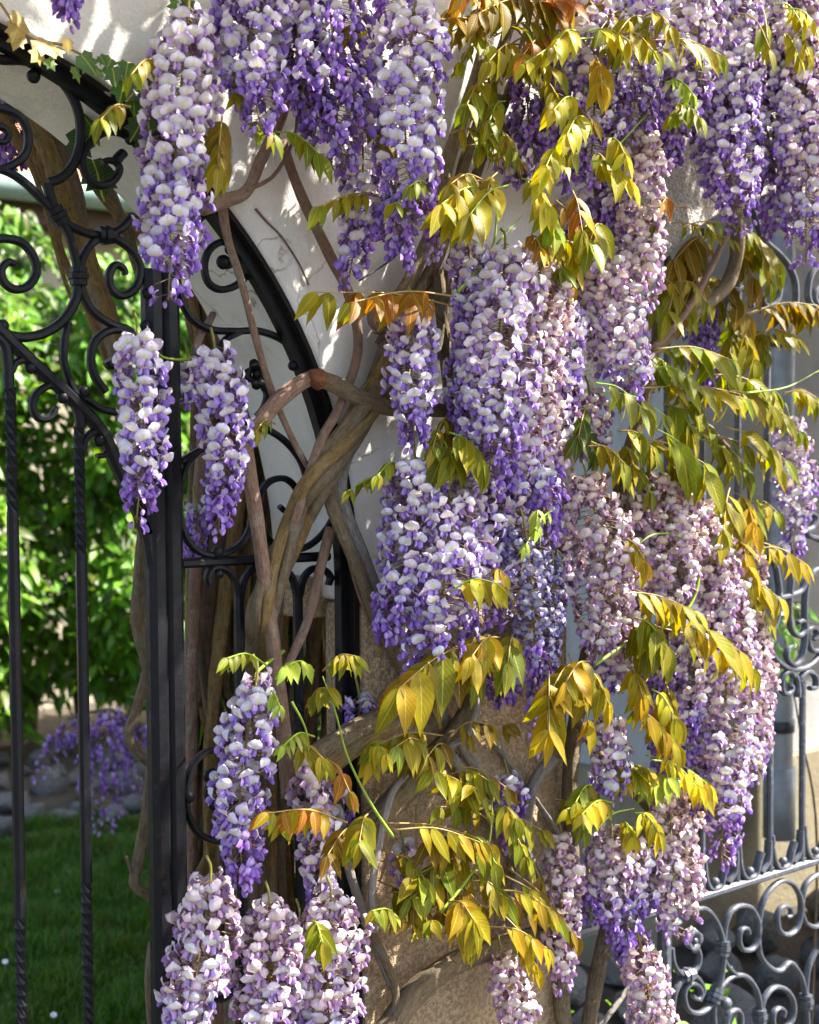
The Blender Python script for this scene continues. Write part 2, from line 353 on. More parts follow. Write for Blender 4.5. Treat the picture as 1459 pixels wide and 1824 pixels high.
# ------------------------------------------------------------------ stones
def rock_mesh(i):
    mb = MB(); ball(mb, (0, 0, 0), 1, 9, (1, 0.8, 0.62), 0.16, i)
    V = mb.V[0]; r0 = np.random.default_rng(50+i)
    for _ in range(16):                                   # knock flat facets into the boulder
        d = r0.normal(size=3); d /= np.linalg.norm(d); k = r0.uniform(0.42, 0.7)
        ex = np.maximum(V@d-k, 0)[:, None]; V -= ex*d*0.85
    mb.V[0] = V; me = mb.mesh('stone', M['rock'])
    try: me.set_sharp_from_angle(angle=0.6)
    except Exception: pass
    return me
RK = [rock_mesh(i) for i in range(6)]
def stone(p, s, label, group):
    o = link('stone', random.choice(RK), None, p, label, 'stone', group)
    o.scale = (s*random.uniform(0.8, 1.2), s*random.uniform(0.8, 1.2), s*random.uniform(0.8, 1.1)); o.rotation_euler = (random.uniform(-.35, .35), random.uniform(-.35, .35), random.uniform(0, 6.3))
placed = []
for i in range(400):
    if len(placed) >= 60: break
    x = random.uniform(0.5, 2.3); y = random.uniform(3.75, 4.75) + (x-1.2)*0.25; s = random.uniform(0.05, 0.12)
    if all((x-a)**2+(y-b)**2 > (0.72*(s+c))**2 for a, b, c in placed):
        placed.append((x, y, s)); stone((x, y, max(0, y-3.9-(x-1.2)*0.25)*0.11 + s*0.42), s, 'rough grey stone in the rockery edging the lawn', 'rockery stones by the lawn')
placed = []
for i in range(500):
    if len(placed) >= 40: break
    x = random.uniform(0.9, 2.7); y = random.uniform(0.40, 0.88); s = random.uniform(0.07, 0.125)
    if all((x-a)**2+(y-b)**2 > (0.75*(s+c))**2 for a, b, c in placed):
        placed.append((x, y, s)); stone((x, y, s*0.4 + (y-0.4)*0.28), s, 'blue grey stone heaped at the foot of the house wall', 'stones heaped behind the side gate')
mb = MB(); mb.add([(0.8, 0.35, 0.006), (2.9, 0.35, 0.006), (2.9, 0.95, 0.14), (0.8, 0.95, 0.14), (0.8, 0.969, 0.0), (2.9, 0.969, 0.0)], [(0, 1, 2, 3), (3, 2, 5, 4)])
mb.obj('bank', M['soil'], kind='structure')
mb = MB(); mb.add([(0.2, 3.7, 0.006), (2.6, 4.1, 0.006), (2.6, 5.2, 0.12), (0.2, 5.0, 0.12)], [(0, 1, 2, 3)])
mb.obj('rockery_bank', M['soil'], kind='structure')
# ------------------------------------------------------------------ leaves (shapes shared by several plants)
def leaf_arrays(wid, curl, fold, n=6, wav=0.0, seed=0, ovate=0.42):
    """a pointed leaflet, base at the origin, 1 long along +Y, upper face +Z"""
    V = []; F = []; U = []; r0 = np.random.default_rng(seed)
    for i in range(n+1):
        t = i/n
        hw = wid*0.5*float(np.interp(t, [0, 0.06, 0.15, 0.28, 0.42, 0.58, 0.74, 0.87, 1], [0.03, 0.42, 0.76, 0.96, 1, 0.86, 0.56, 0.24, 0.0]))+0.002
        a = curl*t; y = (math.sin(a)/curl if abs(curl) > 1e-3 else t); z = -(1-math.cos(a))/curl if abs(curl) > 1e-3 else 0
        for u in (-1, 0, 1):
            V.append((u*hw, y, z + fold*hw*abs(u) + (r0.uniform(-wav, wav) if u else 0))); U.append((u*1.0, t))
    for i in range(n):
        for k in (0, 1): F.append((i*3+k, i*3+k+1, (i+1)*3+k+1, (i+1)*3+k))
    return np.array(V), F, np.array(U)
LEAF = [leaf_arrays(0.32+0.045*(i % 3), 0.15+0.22*(i % 4), 0.15+0.16*(i % 3), 8, 0.014, i, 0.40) for i in range(8)]
HUE = {'g': (0.15, 0.17, 0.006), 'o': (0.215, 0.18, 0.005), 'a': (0.31, 0.205, 0.006), 'b': (0.29, 0.11, 0.010), 'y': (0.40, 0.32, 0.015), 'n': (0.25, 0.33, 0.04), 'd': (0.16, 0.095, 0.005), 'k': (0.05, 0.09, 0.012)}  # y: light yellow with the sun on the leaves put into the colour
_lm = {}
def leaf_mesh(hue, i, m='leaf'):
    k = (hue, i, m)
    if k not in _lm:
        V, F, U = LEAF[i % 8]; r0 = np.random.default_rng(i*7+ord(hue[0]))
        c = np.array(HUE[hue])*r0.uniform(0.82, 1.2)*np.array([r0.uniform(0.85, 1.15), r0.uniform(0.93, 1.07), 1])
        C = np.tile(c, (len(V), 1))*(0.92+0.16*np.abs(U[:, :1])); C[:, 0] *= (1.12-0.25*U[:, 1])
        mb = MB().add(V, F, C, U); _lm[k] = mb.mesh('leaflet', M[m], attr=True)
    return _lm[k]
def leaf_basis(d, nh):
    y = np.array(d, float); y /= np.linalg.norm(y); nh = np.array(nh, float)
    x = np.cross(y, nh); x /= np.linalg.norm(x)+1e-9; z = np.cross(x, y); return np.stack([x, y, z], 1)
def set_mat(o, R, loc, s):
    o.matrix_basis = Matrix([[*(R[r]*s), loc[r]] for r in range(3)] + [[0, 0, 0, 1]])
def add_leaf(mb, hue, i, R, p, s):
    V, F, U = LEAF[i % 8]; c = np.array(HUE[hue])*random.uniform(0.7, 1.3)*np.array([random.uniform(0.8, 1.2), 1, 1])
    mb.add((V*s)@R.T + np.array(p), F, np.tile(c, (len(V), 1)), U)
# ------------------------------------------------------------------ hedge, lawn
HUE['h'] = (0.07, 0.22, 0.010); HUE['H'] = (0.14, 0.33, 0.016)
hg = thing('hedge', 'leafy bright green hedge behind the lawn', 'hedge', (1.5, 5.1, 0.1))
mass = MB(); cand = []
for i in range(26000):
    x = random.uniform(0.2, 3.9); f = random.random()**1.6; y = 4.72+f*0.85+0.12*math.sin(x*5)+0.10*math.sin(x*11+1)
    zt = 2.62+0.16*math.sin(x*4+1)+0.1*math.sin(x*9)
    zb = 0.32+0.10*math.sin(x*7)
    z = random.uniform(zb, zt); y += 0.12*math.sin(z*6+x*3)
    if math.sin(x*8.3+z*3.1)+math.sin(z*7.7-x*4.3)+random.uniform(-.5, .5) < -1.6: continue
    cand.append((x, y, z))
def vis(p):
    d = Vector(p)-CAM; zz = d.dot(fw); px = 729.5+FPX*d.dot(rt)/zz; py = 912-FPX*d.dot(up)/zz
    return px, py
front = sorted([c for c in cand if -20 < vis(c)[0] < 262 and 380 < vis(c)[1] < 1340], key=lambda c: c[1])
ind = set(front[:295]); ho = ORG[hg]
for c in cand:
    d = (random.uniform(-.7, .7), random.uniform(-.9, -.1), random.uniform(-1.1, .15)); nh = (random.uniform(-.3, .6), random.uniform(-1, -.2), random.uniform(.3, 1.2))
    R = leaf_basis(d, nh); s = random.uniform(0.08, 0.14); h = random.choice('hhhHHkk')
    if c in ind:
        o = link('leaf', leaf_mesh(h, random.randrange(8), 'hedge_leaf'), hg, c); set_mat(o, R, Vector(c)-ho, s)
    else: add_leaf(mass, h, random.randrange(8), R, c, s)
mass.obj('foliage', M['hedge_leaf'], hg, ho, attr=True, kind='stuff')
for i in range(12):
    x = 0.4+i*0.28; mb = MB(); tube(mb, spline([(x, 5.2, 0.05), (x+random.uniform(-.1, .1), 5.15, 0.9), (x+random.uniform(-.2, .2), 5.2, 1.9)]), [0.022, 0.016, 0.006], 6, 0.1)
    mb.obj('stem', M['bark'], hg, ho, attr=True)
HUE['s'] = (0.045, 0.13, 0.012); HUE['t'] = (0.08, 0.19, 0.02)
V = []; F = []; C = []
ng = 110000
gx = rng.uniform(-0.6, 1.62, ng); gy = rng.uniform(1.35, 3.98, ng)
keep = (gx > -1.9+0.42*(gy+1.76)) & (gx < -1.22+0.60*(gy+1.76)); gx = gx[keep]; gy = gy[keep]; n = len(gx)
ha = rng.uniform(0, 6.28, n); hh = rng.uniform(0.016, 0.055, n)*(1+0.6*np.sin(gx*13+2*np.sin(gy*5))*np.sin(gy*11)); lean = rng.uniform(0.1, 0.9, n)*hh; wd = rng.uniform(0.0016, 0.003, n)
dx, dy = np.cos(ha), np.sin(ha)
base = np.stack([gx, gy, np.full(n, 0.004)], 1); side = np.stack([-dy*wd, dx*wd, 0*dx], 1)
mid = base + np.stack([dx*lean*.35, dy*lean*.35, hh*.6], 1); tip = base + np.stack([dx*lean, dy*lean, hh], 1)
V = np.stack([base-side, base+side, mid+side*.8, mid-side*.8, tip], 1).reshape(-1, 3)
k = np.arange(n)*5; F = [(a, a+1, a+2, a+3) for a in k] + [(a+3, a+2, a+4) for a in k]
cc = np.where(rng.random((n, 1)) < 0.5, [HUE['s']], [HUE['t']])*rng.uniform(0.6, 1.4, (n, 1)); pt = (0.5+0.5*np.sin(gx*6+2*np.sin(gy*4.3))*np.sin(gy*5+1.7*np.sin(gx*7)))[:, None]; cc = cc*(1-0.45*pt)+np.array([[0.13, 0.16, 0.025]])*0.45*pt; cc[rng.random(n) < 0.05] = (0.20, 0.16, 0.06)
gm = MB(); gm.add(V, F, np.repeat(cc, 5, 0)); gm.obj('grass', M['grass'], attr=True, kind='stuff', label='short green lawn grass behind the iron gate', cat='grass')
dm = MB()
for i in range(14):
    a = 2*math.pi*i/14; c, s = math.cos(a), math.sin(a)
    dm.add([(c*.003-s*.002, s*.003+c*.002, .05), (c*.003+s*.002, s*.003-c*.002, .05), (c*.011+s*.0025, s*.011-c*.0025, .052), (c*.011-s*.0025, s*.011+c*.0025, .052)], [(0, 1, 2, 3)])
tube(dm, [(0, 0, 0), (0.002, 0, 0.05)], 0.0012, 5)
dme = dm.mesh('daisy', M['daisy'])
for px, py in ((8, 1700), (101, 1577), (94, 1793)):
    d = ray(px, py); p = CAM+d*((0.05-CAM.z)/d.z); o = link('daisy', dme, None, (p.x, p.y, 0.004), 'small white daisy in the lawn', 'flower', 'daisies in the lawn')
    o.scale = (0.8, 0.8, 0.7); o.rotation_euler = (0.55, -0.2, 0)
# ------------------------------------------------------------------ wrought iron
GY = 0.03
def G(x, y, dy=0.0): return np.array(P(x, y, GY+dy))
def scroll(parent, pts, wi=0.0098, wd=0.0135, m='iron', name='scroll', end=None, start=None, dy=0.0, n=7):
    p = spline([G(x, y, dy) for x, y in pts], n); k = len(p); tp = np.ones(k)
    if end: tp = np.minimum(tp, np.interp(np.arange(k), [0, k*0.7, k-1], [1, 1, end]))
    if start: tp = np.minimum(tp, np.interp(np.arange(k), [0, k*0.3, k-1], [start, 1, 1]))
    mb = MB(); bar(mb, p, wi, wd, (0, 1, 0), tp); return mb.obj(name, M[m], parent, ORG[parent], smooth=False)
def knob(parent, x, y, r=0.0085, m='iron', name='knob', dy=-0.004):
    mb = MB(); ball(mb, G(x, y, dy), r, 7); return mb.obj(name, M[m], parent, ORG[parent])
def collar(parent, x, y, ang=90, r=0.011, L=0.022, m='iron', dy=0.0):
    c = G(x, y, dy); a = math.radians(ang); d = np.array([math.cos(a), 0, math.sin(a)]); mb = MB()
    for s, rr in ((-1, r*0.85), (0, r), (1, r*0.85)):
        bar(mb, [c+d*(s*L/2.6-L/6), c+d*(s*L/2.6+L/6)], rr*2, rr*2+0.004)
    return mb.obj('collar', M[m], parent, ORG[parent], smooth=False)
def rosette(parent, x, y, r, m, dy=-0.012):
    c = G(x, y, dy); mb = MB(); ball(mb, c+np.array([0, -0.004, 0]), r*0.28, 6)
    ro_ = mb.obj('rosette', M[m], parent, ORG[parent])
    for k in range(4):
        a = math.pi/2*k+0.12; mb = MB(); V = []; F = []; n = 7
        for i in range(n+1):
            t = i/n; hw = r*0.52*math.sin(math.pi*min(1, 0.12+t*0.83))**0.6
            for u in (-1, -0.5, 0, 0.5, 1):
                rr = r*(0.15+0.95*t)*(1-0.10*abs(u)**2); lx, lz = u*hw, rr
                yy = -0.010*math.sin(t*2.6)+0.006*u*u*t + (0.004 if u == 0 else 0)
                V.append(c + np.array([lx*math.cos(a)-lz*math.sin(a), yy, lx*math.sin(a)+lz*math.cos(a)]))
        for i in range(n):
            for q_ in range(4): F.append((i*5+q_, i*5+q_+1, i*5+q_+6, i*5+q_+5))
        mb.add(V, F); mb.add(np.array(V)+np.array([0, 0.003, 0]), [f[::-1] for f in F]); mb.obj('petal', M[m], ro_, ORG[parent])
    return ro_
def vbar(parent, X, z0, z1, w, twists=(), m='iron', name='bar', dy=0.0):
    zs = np.linspace(z1, z0, 110 if twists else 2); tw = np.zeros(len(zs))
    for i in range(1, len(zs)):
        tw[i] = tw[i-1] + (abs(zs[1]-zs[0])*62 if any(a < zs[i] < b for a, b in twists) else 0)
    mb = MB(); bar(mb, [(X, GY+dy, z) for z in zs], w, w, (0, 1, 0), None, tw if twists else None)
    return mb.obj(name, M[m], parent, ORG[parent], smooth=False)
# arch frame: flat iron lining in the arch plus the arch bar
fr = thing('arch_frame', 'black iron frame lining the big white arch', 'gate frame', (J1, 0.02, 0))
def arch_strip(r0, r1, y0, y1, z0=0.0):
    prof = [(r0, y0), (r1, y0), (r1, y1), (r0, y1)]; V = []; F = []
    path = [(1, 0, z0-ZS), ] + [(math.cos(math.pi*i/60), math.sin(math.pi*i/60), 0) for i in range(61)] + [(-1, 0, z0-ZS)]
    for c, s, dz in path:
        for r, y in prof: V.append((A1X+r*c, y, ZS+r*s+dz))
    n = len(path)
    for i in range(n-1):
        for k in range(4): F.append((i*4+k, i*4+(k+1) % 4, (i+1)*4+(k+1) % 4, (i+1)*4+k))
    F += [(0, 1, 2, 3), tuple((n-1)*4+k for k in (3, 2, 1, 0))]
    return MB().add(V, F)
arch_strip(A1R-0.009, A1R-0.0015, -0.006, 0.018).obj('lining', M['lining'], fr, ORG[fr], False)
arch_strip(A1R-0.024, A1R-0.0095, 0.010, 0.028).obj('arch_bar', M['iron'], fr, ORG[fr], False)
for a in (12, 26, 41, 57):
    c = math.radians(a); mb = MB(); ball(mb, (A1X+(A1R-0.027)*math.cos(c), 0.02, ZS+(A1R-0.027)*math.sin(c)), 0.008, 7); mb.obj('rivet', M['iron'], fr, ORG[fr])
for z in (1.29, 0.95):
    mb = MB(); ball(mb, (J1-0.02, 0.022, z), 0.008, 7); mb.obj('rivet', M['iron'], fr, ORG[fr])
# left leaf with twisted bars
gl = thing('gate_leaf', 'black wrought iron gate leaf with twisted bars before the lawn', 'gate', (G(283, 1200)[0]-0.2, GY, 0))
Xs = G(281, 1200)[0]
vbar(gl, Xs, 0.05, 1.86, 0.030, name='stile')
for px, py in ((262, 523), (259, 580)): knob(gl, px, py, 0.008, dy=-0.01)
for px, tw in ((28, ((1.52, 1.68), (0.78, 0.98))), (148, ((1.46, 1.68), (0.80, 1.0)))):
    x = G(px, 1200)[0]; zt = G(px, 690 if px < 100 else 760)[2]
    vbar(gl, x, 0.05, zt, 0.0145, tw)
for px, py in ((-95, 482), (-210, 345)):
    vbar(gl, G(px, py)[0], 0.05, G(px, py)[2], 0.0145, ((0.8, 1.0),))
mb = MB(); bar(mb, [(-1.3, GY, 0.12), (Xs, GY, 0.12)], 0.03, 0.018); mb.obj('bottom_rail', M['iron'], gl, ORG[gl], False)
scroll(gl, [(-240, 300), (-140, 425), (-60, 520), (0, 588), (60, 648), (130, 712), (180, 768), (205, 822), (235, 885), (262, 950)], 0.017, 0.022, name='curved_rail')
mb = MB(); bar(mb, spline([G(240, 890), G(262, 950), G(272, 1010)]), 0.02, 0.022); mb.obj('brace', M['iron'], gl, ORG[gl], False)
scroll(gl, [(-5, 598), (8, 612), (14, 640), (16, 692)], 0.0135, 0.0145, name='bar_top')
scroll(gl, [(112, 692), (128, 708), (140, 735), (144, 762)], 0.0135, 0.0145, name='bar_top')
scroll(gl, [(122, 698), (95, 686), (68, 698), (58, 722), (68, 744), (88, 744), (98, 730), (94, 727)], end=0.6)
scroll(gl, [(20, 662), (28, 646), (48, 641), (66, 655), (72, 678)], end=0.6)
scroll(gl, [(146, 806), (153, 780), (172, 768), (192, 776), (197, 796), (186, 810), (172, 812)], end=0.6)
scroll(gl, [(122, 575), (114, 610), (115, 650), (132, 695), (160, 715), (185, 730), (235, 738)])
for px, py in ((55, 655), (112, 708), (150, 698), (177, 785), (5, 580)): knob(gl, px, py)
# overthrow above the leaf
ov = thing('overthrow', 'black iron scrollwork filling the arch above the gate leaf', 'ironwork', (G(120, 400)[0], GY, G(120, 600)[2]))
scroll(ov, [(-40, 92), (0, 106), (45, 108), (85, 122), (118, 155), (140, 200), (143, 250), (132, 290), (110, 316), (86, 326)], 0.0125)
scroll(ov, [(84, 326), (90, 350), (97, 375), (104, 388)], 0.013)
scroll(ov, [(-30, 192), (5, 194), (35, 208), (50, 240), (45, 275), (22, 294), (-5, 302), (-40, 296)], 0.0108)
scroll(ov, [(-25, 228), (2, 226), (14, 238), (8, 252), (-10, 252)], end=0.7)
scroll(ov, [(-40, 295), (5, 303), (40, 322), (75, 356), (100, 384), (120, 412), (132, 450), (140, 490)], 0.0108)
scroll(ov, [(103, 384), (128, 404), (160, 417), (188, 418), (215, 408), (238, 384)], 0.011)
scroll(ov, [(262, 290), (242, 256), (215, 237), (185, 237), (158, 256), (147, 285), (155, 315), (178, 331), (202, 322), (213, 302), (206, 289), (192, 286), (182, 290)], 0.0102, end=0.75)
scroll(ov, [(205, 290), (212, 280), (220, 272)], 0.013, 0.018, name='scroll_tip')
scroll(ov, [(187, 420), (163, 434), (147, 460), (140, 492)], 0.011)
scroll(ov, [(187, 420), (213, 429), (238, 450), (250, 480), (241, 513), (217, 527), (197, 512), (195, 487), (206, 472), (220, 479), (223, 490)], 0.011, end=0.7)
scroll(ov, [(-30, 430), (5, 425), (38, 432), (60, 458), (64, 488), (48, 511), (24, 515), (5, 500), (3, 480), (14, 467), (26, 470)], 0.011, end=0.8)
scroll(ov, [(140, 492), (136, 530), (115, 568), (80, 593), (40, 601), (0, 592), (-30, 575)], 0.013)
scroll(ov, [(140, 492), (147, 525), (167, 556), (200, 578), (228, 588), (246, 612)], 0.0108)
scroll(ov, [(232, 590), (200, 588), (172, 604), (162, 635), (168, 668), (188, 698)], 0.011)
scroll(ov, [(222, 612), (212, 636), (198, 650), (192, 642)], 0.014, 0.02, name='scroll_tip')
for px, py, a in ((103, 384, 125), (188, 419, 0), (140, 492, 90)): collar(ov, px, py, a, 0.0125)
for px, py in ((60, 136), ): knob(ov, px, py, 0.0095)
# fixed side panel
sp = thing('gate_side_panel', 'fixed black iron panel with scrolls and a rosette beside the gate leaf', 'gate', (G(450, 1000)[0], GY, 0))
Xp = G(309, 1200)[0]
vbar(sp, Xp, 0.05, 1.86, 0.029, name='stile', dy=0.0)
pr = spline([np.array([Xp+0.0146, GY, G(330, 1003)[2]]), np.array([J1-0.034, GY, G(610, 989)[2]])], 2)
mb = MB(); bar(mb, pr, 0.0145, 0.016); mb.obj('rail', M['iron'], sp, ORG[sp], False)
mb = MB(); bar(mb, [(Xp+0.0146, GY, 0.62), (J1-0.034, GY, 0.62)], 0.0145, 0.016); mb.obj('rail', M['iron'], sp, ORG[sp], False)
scroll(sp, [(348, 396), (372, 379), (402, 383), (430, 405), (447, 440), (445, 478), (424, 506), (394, 516), (371, 503), (364, 472), (374, 444), (397, 431), (418, 444), (419, 463), (405, 474), (392, 468)], 0.0102, end=0.9)
knob(sp, 423, 417, 0.009); knob(sp, 398, 467, 0.011)
scroll(sp, [(314, 470), (320, 525), (340, 566), (376, 587), (420, 590), (462, 590), (505, 607), (540, 641), (562, 685), (576, 735), (578, 752)], 0.0102)
scroll(sp, [(428, 591), (402, 605), (384, 632), (376, 660), (372, 690)], 0.0095)
scroll(sp, [(462, 680), (475, 700), (470, 725), (455, 744), (438, 752), (470, 762), (508, 786), (536, 822), (550, 868)], 0.0095)
rosette(sp, 454, 667, 0.021, 'iron')
scroll(sp, [(322, 822), (360, 800), (378, 797)], 0.0095)
scroll(sp, [(352, 805), (330, 830), (320, 880), (322, 930), (338, 968), (366, 987), (402, 985), (432, 965), (449, 925), (450, 880), (440, 850)], 0.0095)
scroll(sp, [(606, 858), (602, 900), (582, 942), (550, 972), (512, 980), (480, 962), (462, 925), (462, 885), (480, 858), (508, 853), (528, 872), (527, 898), (510, 910), (498, 902)], 0.0095, end=0.8)
knob(sp, 388, 983, 0.009); knob(sp, 521, 978, 0.009)
for cx, ey in ((426, 1), (531, 0)):
    xb = G(cx, 1100)[0]; vbar(sp, xb, 0.628, G(cx, 1055)[2], 0.0145, ((1.08, 1.22),))
    for s in (-1, 1):
        scroll(sp, [(cx-s*2, 1062), (cx-s*10, 1030), (cx-s*26, 1013), (cx-s*46, 1013-s*2), (cx-s*57, 1027), (cx-s*54, 1042)], 0.0095, 0.017, end=0.85)
        knob(sp, cx-s*36, 1022, 0.0075)
scroll(sp, [(420, 1372), (398, 1341), (370, 1338), (344, 1362), (331, 1405), (335, 1450), (355, 1485), (388, 1497), (410, 1490)], 0.0095)
scroll(sp, [(405, 1372), (382, 1384), (370, 1412), (382, 1438), (405, 1442), (418, 1424)], 0.0108, end=0.8)
knob(sp, 336, 1420, 0.009); knob(sp, 376, 1382, 0.012)
scroll(sp, [(335, 1720), (350, 1690), (380, 1680), (410, 1700), (420, 1740), (405, 1775), (375, 1780)], 0.0095)
# side gate in the second arch
sg = thing('side_gate', 'blue grey wrought iron side gate with lyre scrolls before the downpipe', 'gate', (A2X, GY, 0))
IB = 'iron_blue'
Zr = G(1330, 1571)[2]
def zz(ox, oy, k): return lambda L: [(ox+x/k, oy+y/k) for x, y in L]
z5, z2, z1 = zz(1000, 1380, 3.179), zz(1200, 900, 5.212), zz(1150, 350, 4.56)
mb = MB(); bar(mb, [(K0+0.02, GY, Zr), (K1-0.02, GY, Zr)], 0.017, 0.020); mb.obj('rail', M[IB], sg, ORG[sg], False)
mb = MB(); bar(mb, [(K0+0.02, GY, 0.10), (K1-0.02, GY, 0.10)], 0.017, 0.020); mb.obj('rail', M[IB], sg, ORG[sg], False)
vbar(sg, G(1183, 1740)[0], 0.05, Zr-0.009, 0.026, m=IB, name='stile')
for L, e in (([(740, 770), (800, 755), (850, 790), (890, 860), (915, 960), (915, 1060), (900, 1160), (870, 1260), (830, 1320), (770, 1350), (720, 1330), (695, 1270), (700, 1210), (740, 1180), (780, 1200), (790, 1240), (770, 1270), (740, 1250)], .8),
             ([(622, 980), (632, 1060), (670, 1120), (720, 1130), (765, 1090), (780, 1030), (770, 985)], None), ([(625, 1340), (640, 1235), (680, 1165), (740, 1135), (785, 1170), (802, 1220), (780, 1280)], .7),
             ([(915, 985), (925, 860), (960, 770), (1020, 740), (1080, 760), (1115, 840), (1110, 930), (1080, 985), (1030, 990), (1005, 940), (1015, 880), (1050, 870), (1060, 900)], .8),
             ([(1115, 1000), (1115, 850), (1140, 720), (1190, 640), (1250, 600), (1310, 620), (1350, 690), (1355, 780), (1330, 870), (1280, 905), (1235, 880), (1220, 810), (1245, 750), (1290, 750), (1300, 790), (1275, 805)], .8),
             ([(1113, 960), (1130, 1030), (1180, 1090), (1235, 1108), (1290, 1062), (1340, 1110), (1370, 1190), (1385, 1290), (1392, 1420)], None),
             ([(870, 1250), (910, 1190), (970, 1140), (1040, 1140), (1095, 1200), (1120, 1290), (1125, 1430)], None), ([(920, 1050), (945, 1090), (985, 1132)], None),
             ([(1125, 1340), (1150, 1260), (1200, 1205), (1260, 1210), (1305, 1260), (1315, 1340), (1290, 1411), (1240, 1440), (1200, 1410), (1200, 1350), (1230, 1320), (1260, 1335), (1255, 1370)], .8),
             ([(1385, 1290), (1385, 1180), (1400, 1080), (1440, 990)], None), ([(930, 1420), (950, 1350), (990, 1330), (1015, 1360), (1015, 1440)], None), ([(870, 1255), (860, 1340), (865, 1430)], None),
             ([(1358, 760), (1365, 680), (1390, 610), (1450, 565), (1520, 560), (1560, 640), (1560, 740), (1500, 820), (1440, 860), (1385, 840), (1358, 780)], None)):
    scroll(sg, z5(L), 0.0092, 0.0145, IB, end=e)
for x, y, a in ((912, 980, 80), (870, 1247, 60), (1122, 1365, 90), (1386, 1282, 90), (712, 1135, 0)): collar(sg, 1000+x/3.179, 1380+y/3.179, a, 0.014, 0.026, IB)
rosette(sg, 1235, 1675, 0.024, IB); knob(sg, 1293, 1787, 0.013, IB)
for px in (1188, 1250, 1312, 1371, 1428, 1482):
    Xb = G(px, 1550)[0]; top = ZS+math.sqrt(max(0, A2R**2-(Xb-A2X)**2))-0.02
    if px in (1371,): top = G(px, 1180)[2]
    if px in (1428,): top = G(px, 1200)[2]
    vbar(sg, Xb, Zr+0.0085, top, 0.0135, ((0.95, 1.15),), IB)
    y0 = 1610-0.309*(px-1200)
    scroll(sg, [(px+2, y0-70), (px+6, y0-30), (px+16, y0-12), (px+32, y0-18), (px+38, y0-40), (px+44, y0-58)], 0.010, 0.018, IB, name='leaf_curl')
    scroll(sg, [(px-2, y0-60), (px-5, y0-25), (px-16, y0-4)], 0.010, 0.018, IB, name='leaf_curl')
    knob(sg, px+24, y0-24, 0.009, IB)
vbar(sg, G(1366, 900)[0], G(1366, 990)[2], G(1366, 620)[2], 0.0135, (), IB)
for L, e in (([(700, 900), (980, 860), (1100, 830), (1180, 790), (1220, 700)], None), ([(880, 470), (940, 560), (965, 680), (978, 800), (972, 960), (945, 1090), (905, 1165)], None),
             ([(900, 500), (930, 420), (1000, 350), (1090, 400), (1110, 520), (1095, 660), (1080, 800), (1070, 1000), (1090, 1150), (1150, 1210), (1200, 1180), (1225, 1110), (1195, 1070), (1150, 1090)], .8),
             ([(1400, 585), (1350, 590), (1290, 620), (1240, 720), (1220, 850), (1215, 1000), (1220, 1150), (1210, 1300), (1180, 1420), (1120, 1480), (1070, 1450), (1045, 1390), (1060, 1330), (1100, 1310)], .8),
             ([(700, 1225), (770, 1220), (820, 1240), (850, 1330), (858, 1450)], None), ([(800, 1060), (840, 1130), (860, 1250), (910, 1380), (990, 1470), (1080, 1520), (1180, 1520), (1270, 1480), (1350, 1400), (1420, 1300)], None),
             ([(1110, 1590), (1080, 1545), (1030, 1565), (1000, 1640), (1010, 1730), (1060, 1750), (1095, 1700), (1080, 1660)], .8), ([(1100, 1545), (1135, 1600), (1150, 1700), (1150, 1780)], None),
             ([(1165, 1640), (1185, 1590), (1230, 1545), (1290, 1560), (1320, 1620), (1310, 1690), (1260, 1700)], .9), ([(1240, 1230), (1245, 1160), (1300, 1140), (1330, 1190), (1300, 1250)], .7),
             ([(1238, 1200), (1250, 1290), (1290, 1350), (1360, 1350)], None), ([(1460, 420), (1350, 320), (1255, 285), (1235, 240), (1290, 200), (1320, 110), (1260, 60)], .7)):
    scroll(sg, z2(L), 0.0105, 0.016, IB, end=e)
for L, e in (([(800, -60), (860, 90), (920, 260), (980, 370), (1080, 460), (1160, 560), (1210, 680), (1220, 800), (1215, 920), (1250, 1000), (1330, 1060)], None), ([(900, 430), (980, 490), (1050, 580), (1085, 680), (1080, 800), (1040, 880), (980, 890), (950, 830), (980, 770)], .7),
             ([(1480, 540), (1409, 565), (1350, 620), (1320, 720), (1320, 830), (1360, 890), (1430, 900)], None), ([(1450, 730), (1409, 740), (1375, 780), (1370, 840), (1400, 870), (1440, 850)], .8),
             ([(860, 900), (850, 800), (800, 750), (740, 755), (690, 790), (650, 870), (640, 960), (680, 1020), (740, 1010), (765, 950), (740, 895), (705, 880)], .8), ([(1050, -60), (1090, 60), (1160, 150), (1260, 190), (1330, 150), (1380, 60)], None)):
    scroll(sg, z1(L), 0.0105, 0.016, IB, end=e)
# ------------------------------------------------------------------ wisteria flowers
PAL = {  # banner, banner edge, wing, keel (dark violet, deepened for shade inside the raceme)
    'fresh': ((0.80, 0.76, 0.83), (0.62, 0.53, 0.75), (0.36, 0.23, 0.60), (0.22, 0.10, 0.49)),
    'pale': ((0.80, 0.75, 0.80), (0.66, 0.55, 0.71), (0.46, 0.30, 0.57), (0.30, 0.15, 0.45)),
    'violet': ((0.46, 0.35, 0.67), (0.40, 0.28, 0.63), (0.30, 0.16, 0.53), (0.20, 0.08, 0.43)),
    'old': ((0.77, 0.66, 0.66), (0.64, 0.48, 0.57), (0.47, 0.29, 0.47), (0.36, 0.18, 0.38)),
    'beige': ((0.78, 0.65, 0.56), (0.67, 0.51, 0.49), (0.50, 0.33, 0.43), (0.38, 0.21, 0.34)),
    'dry': ((0.50, 0.47, 0.54), (0.30, 0.28, 0.47), (0.22, 0.19, 0.39), (0.11, 0.09, 0.24)),
    'bud': ((0.38, 0.26, 0.62), (0.44, 0.30, 0.64), (0.27, 0.12, 0.22), (0.14, 0.05, 0.10))}
